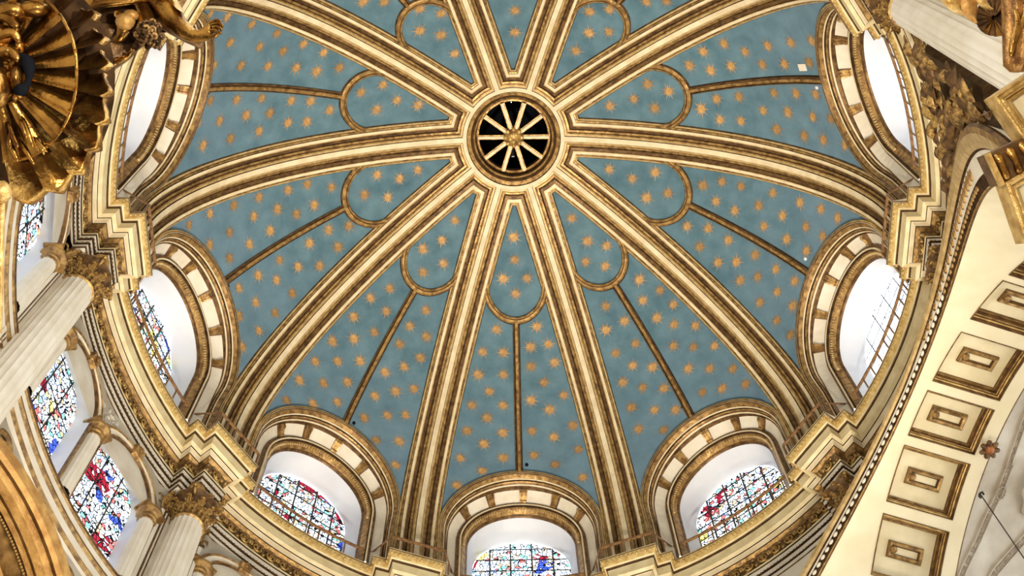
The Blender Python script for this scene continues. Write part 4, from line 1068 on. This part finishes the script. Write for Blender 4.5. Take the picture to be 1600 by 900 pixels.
for i in range(26):
    q = (i+0.5)/26; a = i*2.399; rad_ = 21*math.sqrt(q); c = AN(242+rad_*math.cos(a), 60+rad_*math.sin(a), 0.34-0.17*q)
    mb = MB(); mb.tube([c+(ex*math.cos(t)+ey*math.sin(t))*0.04*(1-0.07*k)+ez*0.01*k for k in range(9) for t in (k*0.9+i,)], 0.020, 6); mb.obj('hair_curl', [BROWN, DARK, GOLDB][i % 3], body, smooth=True)
# sleeve and floating drapery
def drape(name, rows, m, parent, th=0.05):
    mb = MB(); n = len(rows[0])
    for sgn in (0, 1): mb.loft([[AN(x, y, h-th*sgn) for x, y, h in r] for r in rows], 0)
    for i in (0, -1): mb.loft([[AN(x, y, h) for x, y, h in rows[i]], [AN(x, y, h-th) for x, y, h in rows[i]]], 0)
    for i in (0, -1): mb.loft([[AN(*r[i]) for r in rows], [AN(r[i][0], r[i][1], r[i][2]-th) for r in rows]], 0)
    return mb.obj(name, m, parent, smooth=True)
def fold_rows(p0, p1, q0, q1, nf, amp, nr=7, nc=25, h=0.1):
    rows = []
    for j in range(nr):
        v = j/(nr-1); r = []
        for i in range(nc):
            u = i/(nc-1); x = lerp(lerp(p0[0], p1[0], u), lerp(q0[0], q1[0], u), v); y = lerp(lerp(p0[1], p1[1], u), lerp(q0[1], q1[1], u), v)
            r.append((x, y+3*math.sin(u*5+v*4), h+amp*math.sin(v*nf*PI+u*2.0)+0.05*math.sin(u*7)))
        rows.append(r)
    return rows
drape('sleeve', fold_rows((236, -22), (268, 6), (262, -30), (296, 26), 3, 0.05, h=0.24), GILT, angel)
drape('mantle', fold_rows((132, 20), (262, 8), (132, -45), (292, -40), 6, 0.06, h=0.22), GOLD, angel)
drape('mantle_fold', fold_rows((150, 22), (290, 0), (160, 2), (285, -14), 2, 0.04, h=0.30), GOLD, angel)
drape('mantle_shadow', fold_rows((140, 70), (262, 50), (140, -10), (276, -6), 4, 0.05, h=-0.12), DARK, angel)  # dark sheet behind the drapery, coloured to stand in for shadow
drape('mantle_end', fold_rows((158, 122), (224, 78), (158, 40), (222, 44), 5, 0.06, h=0.02), BROWN, angel)
drape('mantle_hem', fold_rows((176, 112), (216, 84), (174, 104), (212, 78), 2, 0.03, h=0.12), GOLD, angel)
mb = MB(); mb.tube([AN(250, 34, 0.05), AN(270, 46, 0.06), AN(294, 60, 0.07), AN(318, 73, 0.08)], [0.06, 0.065, 0.06, 0.045], 8); mb.obj('sleeve_cuff', BROWN, angel, smooth=True)
mb = MB(); mb.tube([AN(184+14*math.sin(t), 44-20*math.cos(t), 0.1) for t in [i*0.30 for i in range(12)]], [0.03+0.05*math.sin((i+0.5)/12*PI) for i in range(12)], 8); mb.obj('wing_curl', GOLD, angel, smooth=True)
mb = MB(); mb.ell(AN(202, 38, 0.16), ex*0.11, ey*0.10, ez*0.10, 12, 7); mb.ell(AN(210, 28, 0.14), ex*0.09, ey*0.07, ez*0.08, 10, 6); mb.obj('wing_knot', ORANGE, angel, smooth=True)

# --- gilded arch of the side retable, lower left
DL = 19.0; PL = DL/FPX
lroot = empty('gilded_arch', NP(40, 800, DL), label='curved orange gilded arch with a beaded edge in the lower left corner', category='arch')
def LP(r, deg, h): return NP(-433+r*math.cos(R(deg)), 1040-r*math.sin(R(deg)), DL)+ez*h
prof = [(552, -0.25, 1), (550, 0.02, 0), (543, 0.07, 0), (536, 0.03, 1), (528, 0.10, 0), (515, 0.12, 0), (508, 0.06, 1), (500, 0.08, 0), (497, 0.02, 1), (490, 0.0, 1), (487, 0.06, 2), (462, 0.04, 2), (458, 0.09, 0), (448, 0.10, 0), (440, 0.02, 1), (420, 0.02, 2), (416, -0.25, 1)]
mb = MB(); mb.loft([[LP(r, a, h) for a in range(8, 48, 2)] for r, h, _ in prof], [p[2] for p in prof[1:]]); lar = mb.obj('arch_moulding', [ORANGE, BROWN, GOLDB], lroot)
mb = MB(); mb.ell((0, 0, 0), ex*0.028, ey*0.028, ez*0.03, 6, 4); LBD = mb.mesh('bead', [GOLDB], True)
a = 9.0
while a < 45: o = link('bead', LBD, lroot); o.matrix_basis = Matrix.Translation(LP(493, a, 0.03)-Vector((0, 0, 0))); o.matrix_parent_inverse = Matrix.Translation(-lroot.location); a += 0.62
for a in (12, 16, 20, 25, 30):
    mb = MB(); c = LP(402, a, 0.05); mb.ell(c, ex*0.16, ey*0.09, ez*0.09, 9, 5); mb.ell(c+ex*0.1+ey*0.1, ex*0.08, ey*0.1, ez*0.08, 8, 5); mb.obj('carved_leaf', ORANGE, lroot, smooth=True)
mast(lroot, NP(-60, 880, DL+0.4), 0.4)

# --- corners of the gilded altarpiece, upper right
DR = 18.0; PR = DR/FPX
alt = empty('gilded_altarpiece', NP(1620, 200, DR), label='stepped gilded cornice corners of an altarpiece at the right edge', category='altarpiece')
def corner(name, c, d1, d2, bands, panel_m):
    v1 = Vector(d1).normalized(); v2 = Vector(d2).normalized(); k = 1/math.sqrt(max(0.05, 1-(v1.dot(v2))**2))
    def path(off, h, L=100):
        cc = Vector(c)+(v1+v2)*off*k
        pts = [cc+v1*L, cc, cc+v2*L]
        return [NP(p.x, p.y, DR)+ez*h for p in pts]
    mb = MB(); loops = [path(o, h) for o, h, _ in bands]
    for i in range(len(bands)-1): mb.strip(loops[i], loops[i+1], bands[i+1][2])
    fr = mb.obj(name, [GILT, BROWN, OCHRE], alt)
    mb = MB(); cc = Vector(c)+(v1+v2)*bands[-1][0]*k
    P = [cc, cc+v1*100, cc+v1*100+v2*100, cc+v2*100]
    A = [NP(p.x, p.y, DR)+ez*bands[-1][1] for p in P]; B = [q-ez*(bands[-1][1]+0.30) for q in A]
    mb.add(A+B, [(0, 1, 2, 3), (7, 6, 5, 4), (0, 4, 5, 1), (1, 5, 6, 2), (2, 6, 7, 3), (3, 7, 4, 0)]); mb.obj('soffit_panel', panel_m, fr)
corner('cornice_corner', (1549, 152), (70, -47), (51, 73), [(0, -0.30, 1), (0, 0.10, 0), (3, 0.11, 0), (4, 0.06, 1), (7, 0.06, 0), (10, 0.07, 0), (11, 0.02, 1), (15, 0.02, 0), (17, -0.01, 1), (21, -0.02, 0), (23, -0.03, 0), (24, -0.08, 1)], OCHRE2)
corner('cornice_corner', (1567, 286), (60, -36), (36, 104), [(0, -0.30, 1), (0, 0.10, 0), (4, 0.12, 0), (9, 0.08, 0), (10, 0.04, 1), (14, 0.05, 0), (17, 0.03, 0), (18, -0.04, 1)], OCHRE2)
mb = MB(); c = NP(1580, 252, DR); a1 = (ex*math.cos(R(25))+ey*math.sin(R(25))); a2 = -ex*math.sin(R(25))+ey*math.cos(R(25))
mb.box(c-ez*0.1, a1*0.30, a2*0.22, ez*0.18)
cb = mb.obj('carved_corbel', BROWN, alt)
for i in range(3):
    mb = MB(); q = c+a1*(-0.18+0.18*i)+ez*0.08
    mb.tube([q+a2*(0.17-0.35*t)+ez*(0.06*math.sin(t*PI)) for t in [j/7 for j in range(8)]], [0.05, 0.07, 0.06, 0.05, 0.045, 0.05, 0.06, 0.04], 7); mb.obj('corbel_scroll', GOLD, cb, smooth=True)
for sg in (-1, 1):
    mb = MB(); mb.box(c+a1*0.28*sg+ez*0.09, a1*0.03, a2*0.23, ez*0.05); mb.obj('corbel_edge', GILT, cb)
mb = MB(); mb.tube([NP(1542+3*math.sin(t)*q, 175+6*q, DR+0.3) for q in [i/6 for i in range(7)] for t in (q*4,)], [0.05, 0.09, 0.07, 0.05, 0.06, 0.08, 0.04], 7); mb.obj('carved_bud', BROWN, alt, smooth=True)
mast(alt, NP(1665, 180, DR+0.3), 0.28)
# leaves of gilding at the top edge
for k, (px, py, an, L, wd) in enumerate(((1492, 8, -0.7, 46, 22), (1516, 16, -1.0, 46, 26), (1536, 4, -0.5, 40, 14))):
    mb = MB(); loops = []; e1 = ex*math.cos(an)+ey*math.sin(an); e2 = -ex*math.sin(an)+ey*math.cos(an)
    for j in range(8):
        q = j/7; ww = wd*(math.sin(PI*min(1, q*0.8+0.15))**0.8)*(1-q**4)
        loops.append([NP(px, py, DR)+(e1*(q-0.5)*L+e2*(s_*ww*0.5))*PR+ez*(0.06*math.sin(q*5)+0.05*(1-s_*s_)) for s_ in (-1, -0.6, -0.2, 0, 0.2, 0.6, 1)])
    mb.loft(loops, 0); mb.loft([[p-ez*0.05 for p in L_] for L_ in loops], 0); mb.obj('gilded_leaf', [GILT, ORANGE, GILT][k], alt, smooth=True)
# --- statue with a shell niche behind it, upper right corner
st = empty('gilded_statue', NP(1590, 110, DR-0.4), label='brown gilded draped statue seen from below at the upper right corner', category='statue')
mb = MB(); loops = []
for j in range(17):
    q = j/16; y = lerp(112, -60, q); wd = lerp(20, 27, math.sin(q*PI)**0.7)*(0.55 if q < 0.05 else 1)*(1-0.45*max(0, q-0.7)/0.3); L = []
    for i in range(40):
        a = 2*PI*i/40; f_ = 1+0.10*math.sin(9*a+q*3)+0.05*math.sin(17*a-q*5); L.append(NP(1590+6*math.sin(q*4)+wd*math.cos(a)*f_, y, DR-0.4)+ez*(wd*PR*0.9*math.sin(a)*f_))
    loops.append(L)
mb.loft(loops, 0, True); mb.add(loops[0], [tuple(range(40))]); mb.obj('robe', [mat('dark_gilding', (0.16, 0.07, 0.02), (0.46, 0.24, 0.07), 5, metal=0.55, rough=0.35, bump=0.4)], st, smooth=True)
for (x0, y0, x1, y1, rd_) in ((1578, 20, 1575, 92, 0.05), (1592, 8, 1584, 60, 0.045), (1602, 10, 1606, 96, 0.05)):
    mb = MB(); mb.tube([NP(lerp(x0, x1, q)+4*math.sin(q*5), lerp(y0, y1, q), DR-0.4)+ez*0.20 for q in [i/9 for i in range(10)]], [rd_*(0.4+0.7*math.sin(PI*(i+0.6)/10.2)) for i in range(10)], 7); mb.obj('robe_fold', GOLD, st, smooth=True)
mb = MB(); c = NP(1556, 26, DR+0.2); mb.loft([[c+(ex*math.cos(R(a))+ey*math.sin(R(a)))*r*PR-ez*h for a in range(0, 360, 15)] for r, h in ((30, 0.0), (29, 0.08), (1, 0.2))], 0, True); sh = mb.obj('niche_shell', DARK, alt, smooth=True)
for i in range(13):
    a = R(60+i*20); mb = MB(); c = NP(1556, 26, DR+0.2); d = ex*math.cos(a)+ey*math.sin(a); t = -ex*math.sin(a)+ey*math.cos(a); loops = []
    for j in range(6):
        q = j/5; r = lerp(4, 31, q)*PR; ww = lerp(0.01, 0.068, q)
        loops.append([c+d*r*(1+0.04*(1-s_*s_))+t*ww*s_+ez*(0.05*(1-s_*s_)-0.12*(1-q)) for s_ in (-1, -0.5, 0, 0.5, 1)])
    mb.loft(loops, 0); mb.obj('rib', [BROWN, GOLD][i % 2 and i > 7], sh, smooth=True)
# --- thin black iron tie rod hanging below the grey vault
tr = empty('tie_rod', NP(1531, 771, 33.5), label='thin black iron rod with a hooked end in front of the grey vault', category='rod')
mb = MB(); mb.tube([NP(1531, 771, 33.0), NP(1600, 872, 30.5), NP(1640, 930, 29.0)], 0.015, 6); mb.obj('rod', IRON, tr)
mb = MB(); mb.tube([NP(1531, 771, 33.0), NP(1535, 769, 33), NP(1537, 773, 33)], 0.03, 6); mb.tube([NP(1531, 771, 33.0), NP(1530, 775, 33), NP(1533, 778, 33)], 0.03, 6); mb.obj('hook', IRON, tr)
